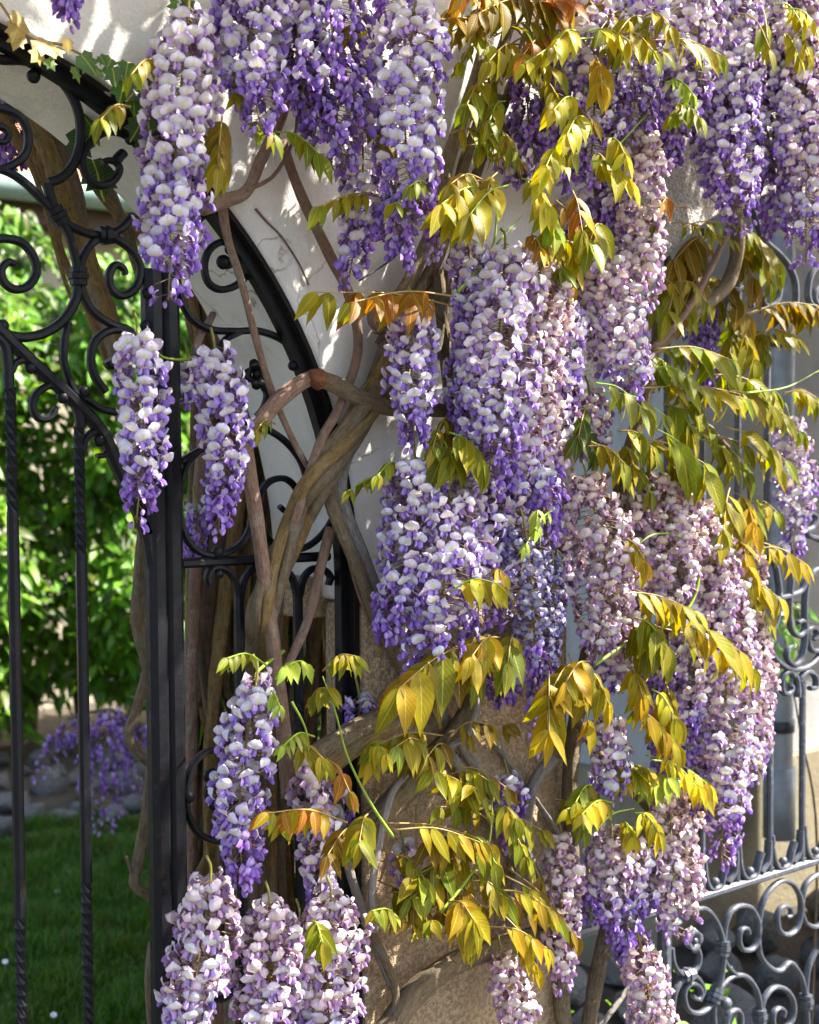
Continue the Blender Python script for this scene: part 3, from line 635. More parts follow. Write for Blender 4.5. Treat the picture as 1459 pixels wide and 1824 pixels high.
def flower_arrays(kind, seed):
    r0 = np.random.default_rng(seed*13+len(kind)); V = []; F = []; C = []
    A, E, Wc, K = (np.array(c)*r0.uniform(0.94, 1.06) for c in PAL[kind])
    def grid(nu, nv, fn, cf):
        b = len(V)
        for j in range(nv+1):
            for i in range(nu+1):
                u = -1+2*i/nu; v = j/nv; V.append(fn(u, v)); C.append(cf(u, v))
        for j in range(nv):
            for i in range(nu): F.append((b+j*(nu+1)+i, b+j*(nu+1)+i+1, b+(j+1)*(nu+1)+i+1, b+(j+1)*(nu+1)+i))
    if kind == 'bud':
        L = r0.uniform(0.011, 0.016); n = 5; s = 6; b = 0
        bend = r0.uniform(-.3, .3)
        for j in range(n+1):
            t = j/n; r = 0.0042*math.sin(math.pi*(0.10+0.87*t))**0.8*(0.75+0.5*t)
            for k in range(s):
                a = 2*math.pi*k/s; V.append((r*0.8*math.cos(a)+bend*t*t*0.004, 0.002+t*L, r*1.15*math.sin(a)-0.003*t*t))
                C.append(A*(1-t)+E*t if t > 0.22 else Wc)
        for j in range(n):
            for k in range(s): F.append((j*s+k, j*s+(k+1) % s, (j+1)*s+(k+1) % s, (j+1)*s+k))
        F.append(tuple(n*s+k for k in range(s)))
    else:
        wth = {'dry': 0.0092, 'violet': 0.0108, 'beige': 0.0116}.get(kind, 0.0130)*r0.uniform(0.9, 1.1); hgt = wth*r0.uniform(1.25, 1.5)
        old = kind in ('beige', 'old', 'dry'); back = r0.uniform(-0.8, 1.0); fold = r0.uniform(0.0, 0.75) + (r0.uniform(0.2, 0.9) if old else 0); jit = {'beige': 0.0015, 'old': 0.0011, 'dry': 0.0017}.get(kind, 0.0004)
        asym = r0.uniform(-.5, .5); curl = r0.uniform(0, 1, 2); wv = r0.uniform(0, 6.28); half = (0.55 if kind == 'violet' else 1.0)
        def ban(u, v):
            prof_ = (0.72+0.28*math.sin(math.pi*v/0.8)) if v < 0.4 else math.sqrt(max(0.02, 1-((v-0.4)/0.615)**2.3))
            x = u*wth*prof_*(half if kind == 'violet' else 1); z = -0.004 + hgt*v*(1-0.06*u*u) - (0.0012 if abs(u) < 0.1 and v > 0.95 else 0)
            y = 0.006 + 0.005*math.sin(math.pi*v*0.85) - back*0.008*v*v - fold*wth*u*u*0.8 + asym*u*0.003
            y -= 0.0022*math.exp(-(u*3.2)**2)*(0.3+v)                      # crease down the middle
            y += 0.0030*(max(0, abs(u)-0.55)/0.45)**2*curl[0 if u < 0 else 1] + 0.0015*math.sin(6*u+5*v+wv)*(abs(u)+v)*0.6
            return np.array((x, y, z)) + r0.uniform(-jit, jit, 3)
        def bc(u, v):
            e = max(abs(u)**3, v**5, 0); c = A*(1-0.8*e)+E*0.8*e
            if u == 0: c = c*0.93
            if v < 0.42 and abs(u) < 0.4 and kind in ('fresh', 'pale', 'old'):
                f_ = 0.8 if abs(u) < 0.1 else 0.3; c = c*(1-f_)+np.array((0.74, 0.68, 0.25))*f_
            elif v < 0.1 and kind != 'dry': c = c*0.6+Wc*0.4
            return c
        grid(6, 5, ban, bc)
        wl = {'violet': 0.0165, 'dry': 0.010}.get(kind, 0.0150)
        for s in (-1, 1):
            spread = r0.uniform(0.05, 0.5); dn = r0.uniform(0.5, 1.0)
            d = np.array((s*spread, 0.75, -dn)); d /= np.linalg.norm(d); sd_ = np.array((s*0.55, 0.25, 0.8)); sd_ -= d*sd_.dot(d); sd_ /= np.linalg.norm(sd_); nn = np.cross(d, sd_)
            def wing(u, v, d=d, sd_=sd_, nn=nn, s=s):
                hw = 0.0056*math.sin(math.pi*(0.12+0.8*v))**0.7
                return np.array((s*0.002, 0.004, -0.003)) + d*wl*v + sd_*u*hw + nn*(0.0022*(u*u)-0.003*math.sin(math.pi*v))*s + r0.uniform(-jit, jit, 3)
            grid(2, 3, wing, lambda u, v: Wc*(0.75+0.35*v)*(1+0.12*u))
        d = np.array((0, 0.7, -0.72))
        def keel(u, v): return np.array((u*0.0028*math.sin(math.pi*(0.2+0.7*v)), 0.003, -0.0045)) + d*wl*0.86*v + np.array((0, -0.002, -0.0022))*(1-u*u)
        grid(2, 3, keel, lambda u, v: K*(0.8+0.3*v))
        s = 5; b = len(V)                                   # calyx
        for j in range(3):
            for k in range(s):
                a = 2*math.pi*k/s; r = (0.001, 0.003, 0.0034)[j]; V.append((r*math.cos(a), (-0.002, 0.0008, 0.0045)[j], r*math.sin(a)-0.001)); C.append(np.array((0.22, 0.11, 0.15)))
        for j in range(2):
            for k in range(s): F.append((b+j*s+k, b+j*s+(k+1) % s, b+(j+1)*s+(k+1) % s, b+(j+1)*s+k))
    return np.array(V), F, np.array(C)
NV = 9
FL = {k: [flower_arrays(k, i) for i in range(NV)] for k in PAL}
_fm = {}
def flower_mesh(k, i):
    if (k, i) not in _fm:
        V, F, C = FL[k][i]; _fm[(k, i)] = MB().add(V, F, C).mesh('flower', M['petal'], attr=True)
    return _fm[(k, i)]
QUOTA = {}
def stage(s, prof):
    """prof: kinds from top to bottom"""
    x = min(max(s + random.gauss(0, 0.07), 0), 0.999)*len(prof); return prof[int(x)]
PROF = {
    'F': ['pale', 'fresh', 'fresh', 'fresh', 'fresh', 'violet', 'violet'],
    'P': ['pale', 'pale', 'pale', 'fresh', 'fresh', 'violet'],
    'V': ['fresh', 'violet', 'violet', 'violet', 'violet'],
    'O': ['old', 'old', 'pale', 'old', 'pale', 'fresh', 'violet'],
    'B': ['beige', 'old', 'beige', 'old', 'old', 'old'],
    'S': ['beige', 'beige', 'old', 'beige', 'pale'],
    'D': ['dry', 'dry', 'dry', 'dry', 'dry', 'violet'],
    'N': ['violet', 'bud', 'bud'], 'W': ['violet', 'violet', 'violet', 'bud', 'bud']}
Rnd = random.Random(11)
def raceme(vine, x0, y0, x1, y1, wpx, prof, Y=-0.1, Yb=None, big=False, dens=1.0, stalk=0.03, fs=0.85):
    T = np.array(P(x0, y0, Y)); B = np.array(P(x1, y1, Y if Yb is None else Yb))
    Z = depth(T); R = max(0.012, wpx/2*Z/FPX - 0.011); L = np.linalg.norm(B-T)
    bow = np.array((Rnd.uniform(-.035, .035), Rnd.uniform(-.03, .03), 0))*L*2; tip = Rnd.uniform(0.6, 1.15); top_ = Rnd.uniform(0.7, 1.1); lo = Rnd.uniform(0.62, 0.8)
    ax = spline([T+np.array((0, 0.01, stalk)), T, (T+B)/2+bow, B], 6); axs = np.array(ax)
    acc = np.r_[0, np.cumsum(np.linalg.norm(np.diff(axs, axis=0), axis=1))]; acc = acc/acc[-1]
    def axp(s): return np.array([np.interp(s, acc, axs[:, k]) for k in range(3)])
    s0 = stalk/(L+stalk)
    n = int(dens*(2*math.pi*(R+0.004)*L)/0.00043*Rnd.uniform(0.85, 1.08)) + 10
    st = MB(); tube(st, ax, [0.0022, 0.0018, 0.001], 5, 0, (0.24, 0.22, 0.05))
    ro_ = None; mass = MB(); inds = []
    for i in range(n):
        s = s0+(1-s0)*((i+Rnd.random()*0.7)/n)
        t = (s-s0)/(1-s0); k = stage(t, PROF[prof])
        env = np.interp(t, [0, 0.06, 0.2, 0.55, 0.8, 1.0], [0.4*top_, 0.75*top_, 1.0, 0.92, 0.75*tip, 0.28*tip])
        if t > 0.90 and Rnd.random() < 0.75 and k != 'dry': k = 'bud'
        if t > lo and Rnd.random() < (t-lo)*2.0: continue
        phi = i*2.39996 + Rnd.uniform(-.35, .35)
        r = R*env*Rnd.uniform(0.70, 1.2)
        if Rnd.random() < 0.18: r *= 0.6
        rad = np.array((math.cos(phi), math.sin(phi), 0))
        a = axp(s); p = a + rad*r + np.array((0, 0, Rnd.uniform(-.004, .004)-0.15*r))
        tilt = Rnd.uniform(-0.25, 0.6) if k != 'bud' else Rnd.uniform(0.5, 1.1)
        yw = Rnd.gauss(0, 0.42); rd = np.array((math.cos(phi+yw), math.sin(phi+yw), 0))
        f = rd*math.cos(tilt) - np.array((0, 0, math.sin(tilt)))
        u = np.array((0, 0, 1.0)) + rd*Rnd.gauss(0, .15) + np.cross(rd, (0, 0, 1))*Rnd.gauss(0, 0.36)
        x = np.cross(f, u); x /= np.linalg.norm(x); u = np.cross(x, f)
        Rm = np.stack([x, f, u], 1); sc = Rnd.uniform(0.85, 1.12)*fs
        tube(st, [a+np.array((0, 0, 0.004)), (a+p)/2+np.array((0, 0, 0.002)), p-f*0.001], 0.0006, 3, 0, (0.30, 0.20, 0.10) if k != 'violet' else (0.26, 0.14, 0.16))
        inds.append((k, Rnd.randrange(NV), Rm, p, sc, f))
    ro_ = st.obj('raceme', M['petal'], vine, T, attr=True)
    camd = np.array(CAM)-T; camd /= np.linalg.norm(camd); got = False
    for k, i, Rm, p, sc, f in inds:
        if big and QUOTA.get(vine, 0) < 292 and f@camd > 0.25:
            o = link('flower', flower_mesh(k, i), ro_, p); set_mat(o, Rm, Vector(p-T), sc); QUOTA[vine] = QUOTA.get(vine, 0)+1
        else:
            V, F, C = FL[k][i]; mass.add((V*sc)@Rm.T + p, F, C*Rnd.uniform(0.85, 1.1)*np.array((Rnd.uniform(.93, 1.07), 1, Rnd.uniform(.95, 1.05)))); got = True
    if got: mass.obj('blossom', M['petal'], ro_, T, attr=True, kind='stuff')
    return ro_
# ------------------------------------------------------------------ compound leaves
LQ = {}
def leaf(vine, x0, y0, x1, y1, size, pairs, hue, Y=-0.14, Yb=None, archpx=14, droop=0.9):
    a = np.array(P(x0, y0, Y)); b = np.array(P(x1, y1, (Y-0.05 if Yb is None else Yb)))
    Z = depth(a); m = (a+b)/2 + np.array((0, 0, archpx*Z/FPX))
    rp = spline([a, m, b], 8); st = MB(); tube(st, rp, [0.0016, 0.0008], 5, 0)
    ro_ = st.obj('leaf', M['brown_stem'] if hue not in 'gny' else M['green_stem'], vine, a)
    s = 0.98*random.uniform(0.85, 1.12)*size*Z/FPX; rp = np.array(rp); seg = len(rp)-1; left = MB(); any_ = False
    L = np.linalg.norm(b-a)
    items = []; pairs += 1 if pairs > 1 else 0
    for j in range(pairs):
        t = 0.30+0.62*j/max(1, pairs-1) if pairs > 1 else 0.6
        for sd_ in (-1, 1): items.append((t, sd_))
    items.append((1.0, 0))
    for t, sd_ in items:
        i = min(seg-1, int(t*seg)); p = rp[min(seg, int(round(t*seg)))]; d = rp[i+1]-rp[i]; d = d/np.linalg.norm(d)
        side = np.cross(d, (0, 0, 1)); side /= np.linalg.norm(side)+1e-9
        dr = droop*random.uniform(0.6, 1.25)
        v = d*random.uniform(0.25, 0.8) + side*sd_*random.uniform(0.3, 0.85) + np.array((0, 0, -dr)) if sd_ else d*0.8 + np.array((0, 0, -dr*0.8))
        nh = np.array((random.uniform(-.5, .3), -0.75, 0.65)) + side*sd_*random.uniform(-.1, .35) + np.array((0, random.uniform(-.25, .25), random.uniform(-.25, .25)))
        Rm = leaf_basis(v, nh); sc = s*random.uniform(0.78, 1.12)*(1.0 if 0.3 < t < 0.9 else 0.85)
        h = hue if random.random() < 0.8 else {'a': 'o', 'o': 'g', 'g': 'o', 'b': 'a', 'y': 'o', 'n': 'g', 'd': 'o', 'k': 'k'}[hue]
        if t > 0.9 and hue in 'ob' and random.random() < 0.6: h = 'g' if hue == 'o' else 'o'
        if LQ.get(vine, 0) < 296:
            o = link('leaflet', leaf_mesh(h, random.randrange(8)), ro_, p); set_mat(o, Rm, Vector(p-a), sc); LQ[vine] = LQ.get(vine, 0)+1
        else: add_leaf(left, h, random.randrange(8), Rm, p, sc); any_ = True
    if any_: left.obj('leaflets', M['leaf'], ro_, a, attr=True, kind='stuff')
def stem(vine, pts, rpx, m='bark', Y=-0.05, name='branch', rough=0.15, sides=14, n=8, r1=None):
    """pts: (x, y[, Y]) pixels"""
    q_ = [np.array(P(p[0], p[1], p[2] if len(p) > 2 else Y)) for p in pts]; Z = depth(q_[0])
    r0_ = rpx*Z/FPX; r1_ = (r1 if r1 is not None else rpx*(0.3 if m == 'green_stem' else 0.8))*Z/FPX
    mb = MB(); tube(mb, spline(q_, n), [r0_, (r0_+r1_)/2, r1_], sides, rough, None, random.randrange(999))
    return mb.obj(name, M[m], vine, ORG[vine], attr=True)
# ------------------------------------------------------------------ vines
W1 = thing('wisteria', 'wisteria with twisted trunks climbing the white pillar between the arches', 'wisteria', tuple(P(700, 1824, -0.05)))
W2 = thing('wisteria', 'wisteria with fading pink and beige flower clusters hanging by the side gate', 'wisteria', tuple(P(1050, 1824, -0.05)))
W3 = thing('wisteria', 'old wisteria with thick golden brown trunks behind the gate and clusters hanging before it', 'wisteria', tuple(P(380, 1824, 0.3)))
W4 = thing('wisteria', 'low wisteria shoot with small dark purple clusters over the rockery', 'wisteria', tuple(PZ(200, 1480, 4.6)))
# twisted trunk on the pillar
tw0 = [(705, 600), (690, 660), (650, 730), (605, 800), (560, 865), (525, 940), (490, 1020), (465, 1100)]
for k in range(5):
    pts = []
    for i, (x, y) in enumerate(tw0):
        a = i*0.95 + k*1.257; pts.append((x+15*math.cos(a), y+9*math.cos(a), -0.035-0.014*math.sin(a) if y < 900 else 0.0+0.012*math.sin(a)))
    pts += [(455+k*9-20, 1200, 0.08), (450+k*16-30, 1400, 0.10), (440+k*18-30, 1700, 0.1), (440+k*18-30, 1900, 0.1)]
    stem(W1, pts, (13, 11, 14, 10, 12)[k], ('bark', 'bark_gold', 'bark', 'bark', 'bark_gold')[k], name='trunk')
for k in range(3): stem(W1, [(690+k*14, 660, -0.04), (700+k*22, 560, -0.05), (745+k*28, 470, -0.05), (780+k*24, 380, -0.06), (800+k*30, 280, -0.05), (840+k*34, 160, -0.05), (880+k*34, 20, -0.05), (900+k*30, -80, -0.05)], 14-2*k, 'bark', name='trunk')
stem(W1, [(500, 250), (535, 345), (585, 450), (622, 525), (638, 600), (630, 660), (600, 735), (572, 785), (545, 865), (525, 930, -0.02), (505, 1010, 0.03), (495, 1120, 0.09), (490, 1300, 0.12)], 10, 'bark_red', -0.035)
stem(W1, [(566, 672), (600, 685), (640, 708), (690, 725), (740, 728), (800, 732)], 16, 'bark', -0.05)
stem(W1, [(570, 672), (540, 680), (500, 710), (465, 748), (430, 800), (400, 860)], 14, 'bark_red', -0.04, r1=15)
cc_ = P(567, 674, -0.05); mb = MB(); ball(mb, cc_, 0.018, 8, (1, .9, .85), 0.16, 3); mb.obj('cut_end', M['rust_cut'], W1, ORG[W1])
stem(W1, [(392, 330), (405, 420), (430, 500), (455, 600), (485, 700), (525, 790), (575, 880), (612, 965, -0.01), (640, 1060, -0.02), (680, 1150, -0.02)], 9, 'bark_red', -0.015, r1=3)
stem(W1, [(360, 372), (400, 358), (440, 340), (465, 285), (500, 210), (515, 130)], 13, 'bark_red', -0.05)
stem(W1, [(440, 340), (490, 310), (525, 240), (530, 170)], 4, 'bark_red', -0.06)
stem(W1, [(640, 750, -0.01), (600, 810, -0.01), (585, 870, -0.02), (610, 950), (640, 1020), (665, 1090), (715, 1190), (760, 1280)], 13, 'bark', -0.04)
stem(W1, [(655, 745, -0.01), (618, 810, -0.01), (606, 880, -0.02), (632, 960), (660, 1030), (690, 1100), (740, 1200), (800, 1290), (880, 1420), (960, 1560)], 13, 'bark_grey', -0.03)
stem(W1, [(432, 770), (445, 850), (462, 960), (478, 1080), (492, 1190), (505, 1290), (515, 1420)], 12, 'bark_red', -0.01, r1=14)
stem(W1, [(590, 940), (572, 1010), (560, 1065), (545, 1115), (520, 1170), (498, 1215)], 9, 'bark_red', -0.005)
stem(W1, [(540, 1370), (600, 1325), (700, 1270), (790, 1205), (860, 1150), (940, 1100)], 26, 'bark', -0.06, name='trunk', rough=0.16)
stem(W1, [(560, 1385), (640, 1330), (740, 1270), (820, 1215)], 15, 'bark_gold', -0.08, name='trunk')
stem(W1, [(580, 1530), (650, 1480), (720, 1410), (790, 1330), (830, 1275), (845, 1230)], 24, 'bark', -0.06, name='trunk', rough=0.14)
stem(W1, [(665, 1660), (663, 1580), (680, 1480), (700, 1410), (725, 1380)], 7, 'bark_grey', -0.09)
stem(W1, [(845, 1225), (850, 1260), (830, 1310), (800, 1330)], 6, 'bark_grey', -0.09)
stem(W1, [(680, 1860), (730, 1780), (800, 1720), (880, 1690), (980, 1660)], 24, 'bark', -0.06, name='trunk', rough=0.16)
stem(W1, [(660, 1660), (690, 1720), (705, 1770), (695, 1830)], 9, 'bark', -0.06)
stem(W1, [(570, 1500), (600, 1440), (620, 1540), (660, 1660), (700, 1760)], 10, 'bark_grey', -0.03)
stem(W1, [(860, 1290), (900, 1350), (950, 1420), (1000, 1490)], 6, 'bark_grey', -0.02)
stem(W1, [(800, 1340), (860, 1430), (920, 1540), (960, 1640)], 11, 'bark_grey', -0.02)
stem(W1, [(985, 1350), (950, 1400), (935, 1480), (925, 1560), (910, 1640), (960, 1740)], 12, 'bark_grey', -0.04)
stem(W1, [(455, 372), (475, 395), (500, 420), (530, 465), (545, 495), (550, 508)], 2.2, 'bark_red', -0.003, 'dried_tendril', 0.2, 6)
stem(W1, [(640, 500), (700, 460), (720, 430)], 2, 'wire', -0.02, name='training_wire')
for pts, r_, m_ in (([(860, 170), (900, 175), (930, 180)], 6, 'bark'), ([(880, 200), (900, 240), (920, 280)], 8, 'bark'), ([(780, 480), (792, 600), (800, 700), (805, 820)], 12, 'bark'), ([(800, 470), (790, 560), (775, 640)], 10, 'bark'), ([(1000, 540), (1040, 520), (1100, 490), (1150, 470)], 10, 'bark'), ([(820, 520), (880, 480), (940, 440), (985, 425)], 8, 'bark_red'), ([(680, 590), (660, 570), (672, 520)], 7, 'bark_red')):
    stem(W1, pts, r_, m_, -0.06)
mb = MB()
for i in range(16):
    c = np.array(P(690, 590, -0.05)); d = rng.normal(size=3); d /= np.linalg.norm(d); tube(mb, [c, c+d*0.012, c+d*rng.uniform(.02, .034)], [0.009, 0.006, 0.001], 5)
mb.obj('knot', M['bark'], W1, ORG[W1], attr=True)
for pts, r_ in (([(760, 370), (800, 400), (850, 432)], 6), ([(815, 520), (860, 470), (880, 430), (885, 380), (890, 340)], 6), ([(885, 435), (905, 410), (930, 385)], 4), ([(575, 1205), (598, 1270), (620, 1350), (660, 1430), (700, 1490)][::-1], 5), ([(875, 1395), (876, 1450), (868, 1510), (830, 1570), (785, 1625)][::-1], 5), ([(520, 1250), (545, 1300), (550, 1350)], 4)):
    stem(W1, pts, r_*0.62, 'green_stem', -0.15, 'shoot', 0.03, 6)
# right-hand vine
stem(W2, [(1010, 1860), (1000, 1780), (1012, 1700), (1020, 1560), (1015, 1400), (1030, 1250), (1060, 1100), (1100, 900), (1150, 700), (1165, 625)], 15, 'bark', -0.03, name='trunk')
stem(W2, [(1045, 1850), (1065, 1730), (1085, 1640), (1095, 1580), (1120, 1480)], 15, 'bark', -0.05, name='trunk')
stem(W2, [(1150, 640), (1200, 585), (1250, 548), (1292, 512), (1312, 455), (1312, 385), (1300, 300), (1280, 180), (1260, 40), (1250, -60)], 14, 'bark', -0.06)
stem(W2, [(1160, 625), (1220, 560), (1265, 480), (1300, 400), (1310, 340)], 7, 'bark_red', -0.08)
stem(W2, [(1170, 540), (1165, 640), (1160, 700)], 8, 'bark_red', -0.03)
stem(W2, [(1010, 1240), (1050, 1320), (1120, 1400), (1180, 1460), (1230, 1430)], 8, 'bark', -0.08)
stem(W2, [(1060, 1840), (1120, 1750), (1080, 1700)], 5, 'bark_grey', -0.06)
stem(W2, [(1040, 880), (1150, 800), (1250, 760), (1330, 850), (1330, 960)], 5, 'bark_red', -0.08)
for pts, r_ in (([(1258, -10), (1250, 40), (1225, 90), (1180, 170), (1110, 250), (1060, 310)], 5), ([(1060, 1185), (1110, 1150), (1170, 1125), (1225, 1085), (1245, 1030), (1235, 985), (1205, 955), (1165, 952), (1135, 975), (1130, 1010), (1150, 1040)], 4.5), ([(1330, 700), (1400, 690), (1459, 660)], 3), ([(1060, 1480), (1090, 1450), (1130, 1440)], 4)):
    stem(W2, pts, r_*0.75, 'green_stem', -0.17, 'shoot', 0.03, 6)
# old trunks behind the gate
for i, (pts, r_) in enumerate(([[(-30, 60), (25, 150), (85, 260), (118, 380), (170, 500), (205, 600), (235, 740), (262, 900), (270, 1100)], 25], [[(10, 90), (62, 190), (72, 300), (140, 420), (158, 540), (215, 650), (250, 800)], 15], [[(-60, 40), (-5, 130), (65, 230), (100, 340), (105, 440), (160, 560), (190, 640)], 13], [[(60, 130), (100, 220), (125, 320), (150, 440), (185, 560), (215, 660)], 19], [[(100, 150), (140, 240), (170, 330), (210, 380), (260, 430), (310, 520)], 15], [[(-20, 170), (20, 230), (60, 290), (110, 300)], 16], [[(50, 280), (75, 350), (110, 480), (130, 540)], 5], [[(160, 250), (190, 330), (230, 430), (262, 520)], 14],
                               [[(385, 880), (360, 1000), (345, 1150), (340, 1300), (335, 1500), (340, 1850)], 30], [[(430, 870), (412, 980), (398, 1100), (380, 1250), (372, 1400), (380, 1850)], 24], [[(345, 900), (325, 1000), (300, 1150), (285, 1300)], 16], [[(500, 960), (470, 1080), (455, 1200), (420, 1400), (400, 1850)], 24], [[(505, 1060), (500, 1200), (480, 1400), (470, 1850)], 20], [[(450, 930), (415, 1060), (370, 1180), (350, 1260)], 11], [[(555, 1180), (540, 1330), (545, 1500), (540, 1850)], 18], [[(530, 1050), (520, 1250), (500, 1500), (520, 1850)], 20], [[(330, 520), (350, 620), (400, 720), (420, 800)], 13], [[(380, 560), (400, 640), (440, 740), (470, 850)], 12], [[(470, 880), (445, 1000), (440, 1200), (445, 1400)], 10], [[(600, 1340), (570, 1480), (560, 1600), (570, 1850)], 22], [[(350, 1420), (420, 1380), (480, 1320)], 16], [[(330, 1600), (370, 1520), (400, 1400), (430, 1300)], 14], [[(600, 1560), (620, 1650), (590, 1850)], 16], [[(340, 1350), (400, 1450), (470, 1560)], 18])):
    stem(W3, pts, r_*(0.78 if i < 8 else 0.5), ('bark_gold', 'bark_gold', 'bark_gold', 'bark')[i % 4], 0.27+0.06*(i % 3)+(0.03 if i < 8 else 0), 'trunk', 0.30, 16, 12)
for pts, r_ in (([(262, 900), (252, 1000), (246, 1110), (262, 1180), (275, 1240)], 13), ([(270, 1170), (245, 1260), (230, 1310), (250, 1345), (280, 1365)], 10), ([(272, 1370), (262, 1450), (245, 1540), (240, 1572), (260, 1592), (290, 1602)], 11), ([(240, 1570), (225, 1525)], 4), ([(275, 1680), (268, 1760), (275, 1850)], 12)):
    stem(W3, pts, r_, 'bark', 0.09, 'trunk', 0.12)
for i in range(46):
    x0 = random.uniform(338, 600); y0 = random.uniform(560, 780); sl = random.uniform(-210, 130); bw = random.uniform(-70, 70)
    stem(W3, [(x0, y0), (max(345, x0+sl*.35+bw), y0+(1880-y0)*.35), (max(340, x0+sl*.7-bw*.5), y0+(1880-y0)*.7), (max(345, x0+sl), 1880)], random.choice((5, 6, 8, 10, 12, 15)), random.choice(('bark', 'bark_gold', 'bark_red', 'bark_gold')), random.uniform(0.27, 0.5), 'trunk', 0.15, 9)
for i in range(7):
    x0 = random.uniform(325, 345)+i*4; stem(W3, [(x0, 470), (x0+15+i*3, 600), (x0+30+i*9, 760), (x0+25+i*14, 930)], random.choice((4, 6, 9)), random.choice(('bark_gold', 'bark_red')), random.uniform(0.28, 0.4), 'trunk', 0.12, 8)
stem(W3, [(340, 640, -0.02), (310, 640, -0.03), (285, 632, -0.04), (262, 600, -0.05)], 3, 'green_stem', -0.03, 'shoot', 0.03, 6)
stem(W3, [(380, 560, 0.1), (350, 620, 0.0), (385, 632, -0.03)], 6, 'bark_red', 0.0)
stem(W3, [(505, 1160, 0.0), (460, 1195, -0.04), (455, 1215, -0.06)], 4, 'green_stem', 0, 'shoot', 0.03, 6)
# ------------------------------------------------------------------ racemes
for a in ((335, 20, 300, 535, 138, 'P', -0.13, None, True), (415, -40, 395, 75, 75, 'V', -0.10), (470, -70, 465, 235, 130, 'F', -0.16, None, True), (530, -60, 545, 200, 120, 'F', -0.13), (245, 592, 243, 932, 100, 'F', -0.07, None, True), (383, 622, 388, 950, 100, 'F', -0.06, None, True), (335, 640, 330, 720, 50, 'P', 0.05),
          (458, 1205, 432, 1585, 112, 'F', -0.10, None, True), (545, 1350, 575, 1655, 84, 'O', -0.07, -0.10), (375, 1565, 320, 1900, 128, 'O', -0.12), (130, -150, 125, 40, 80, 'V', -0.12), (480, 1610, 490, 1900, 140, 'O', -0.12), (590, 1600, 600, 1900, 150, 'O', -0.13), (535, 1640, 540, 1900, 100, 'B', -0.09), (600, 1395, 620, 1480, 60, 'V', -0.01)):
    raceme(W3, *a)
raceme(W3, 20, 150, 25, 300, 90, 'V', 0.45); raceme(W3, 95, 160, 90, 280, 70, 'V', 0.5); raceme(W3, 350, 900, 340, 1000, 50, 'V', 0.2)
for a in ((600, -60, 610, 300, 140, 'V', -0.14), (545, 30, 560, 250, 110, 'V', -0.12), (640, 140, 620, 510, 96, 'P', -0.09), (740, 10, 740, 400, 138, 'F', -0.20, None, True), (700, -80, 720, 65, 120, 'V', -0.12), (705, 330, 720, 470, 80, 'V', -0.16), (780, 400, 770, 460, 40, 'N', -0.15),
          (960, 70, 955, 300, 85, 'V', -0.10), (900, 260, 930, 330, 70, 'P', -0.09), (735, 545, 740, 810, 100, 'F', -0.13, None, True), (835, 430, 825, 610, 90, 'F', -0.13), (900, 440, 870, 870, 150, 'P', -0.16, None, True), (965, 470, 945, 830, 125, 'S', -0.15), (1010, 545, 1010, 740, 80, 'F', -0.11), (850, 560, 840, 780, 90, 'F', -0.13), (930, 640, 925, 900, 110, 'O', -0.12), (1000, 680, 990, 860, 90, 'O', -0.10),
          (740, 820, 690, 1130, 125, 'F', -0.11), (800, 880, 760, 1220, 150, 'F', -0.14, None, True), (855, 860, 850, 1140, 130, 'F', -0.11), (840, 790, 850, 940, 110, 'O', -0.09), (905, 860, 900, 1010, 90, 'O', -0.10), (965, 830, 975, 960, 75, 'V', -0.15), (935, 940, 955, 1205, 105, 'D', -0.16), (985, 1000, 975, 1210, 60, 'D', -0.14), (1045, 850, 1060, 1180, 130, 'S', -0.15, None, True), (1000, 880, 1010, 1080, 80, 'B', -0.12),
          (905, 1385, 910, 1510, 75, 'V', -0.07), (895, 1700, 925, 1870, 84, 'B', -0.10), (720, 1510, 725, 1580, 55, 'P', -0.05), (640, 1240, 640, 1330, 70, 'V', -0.02), (960, 1190, 955, 1350, 40, 'N', -0.12), (895, 1190, 890, 1250, 70, 'V', -0.08), (995, 1195, 1000, 1260, 70, 'V', -0.08)):
    raceme(W1, *a)
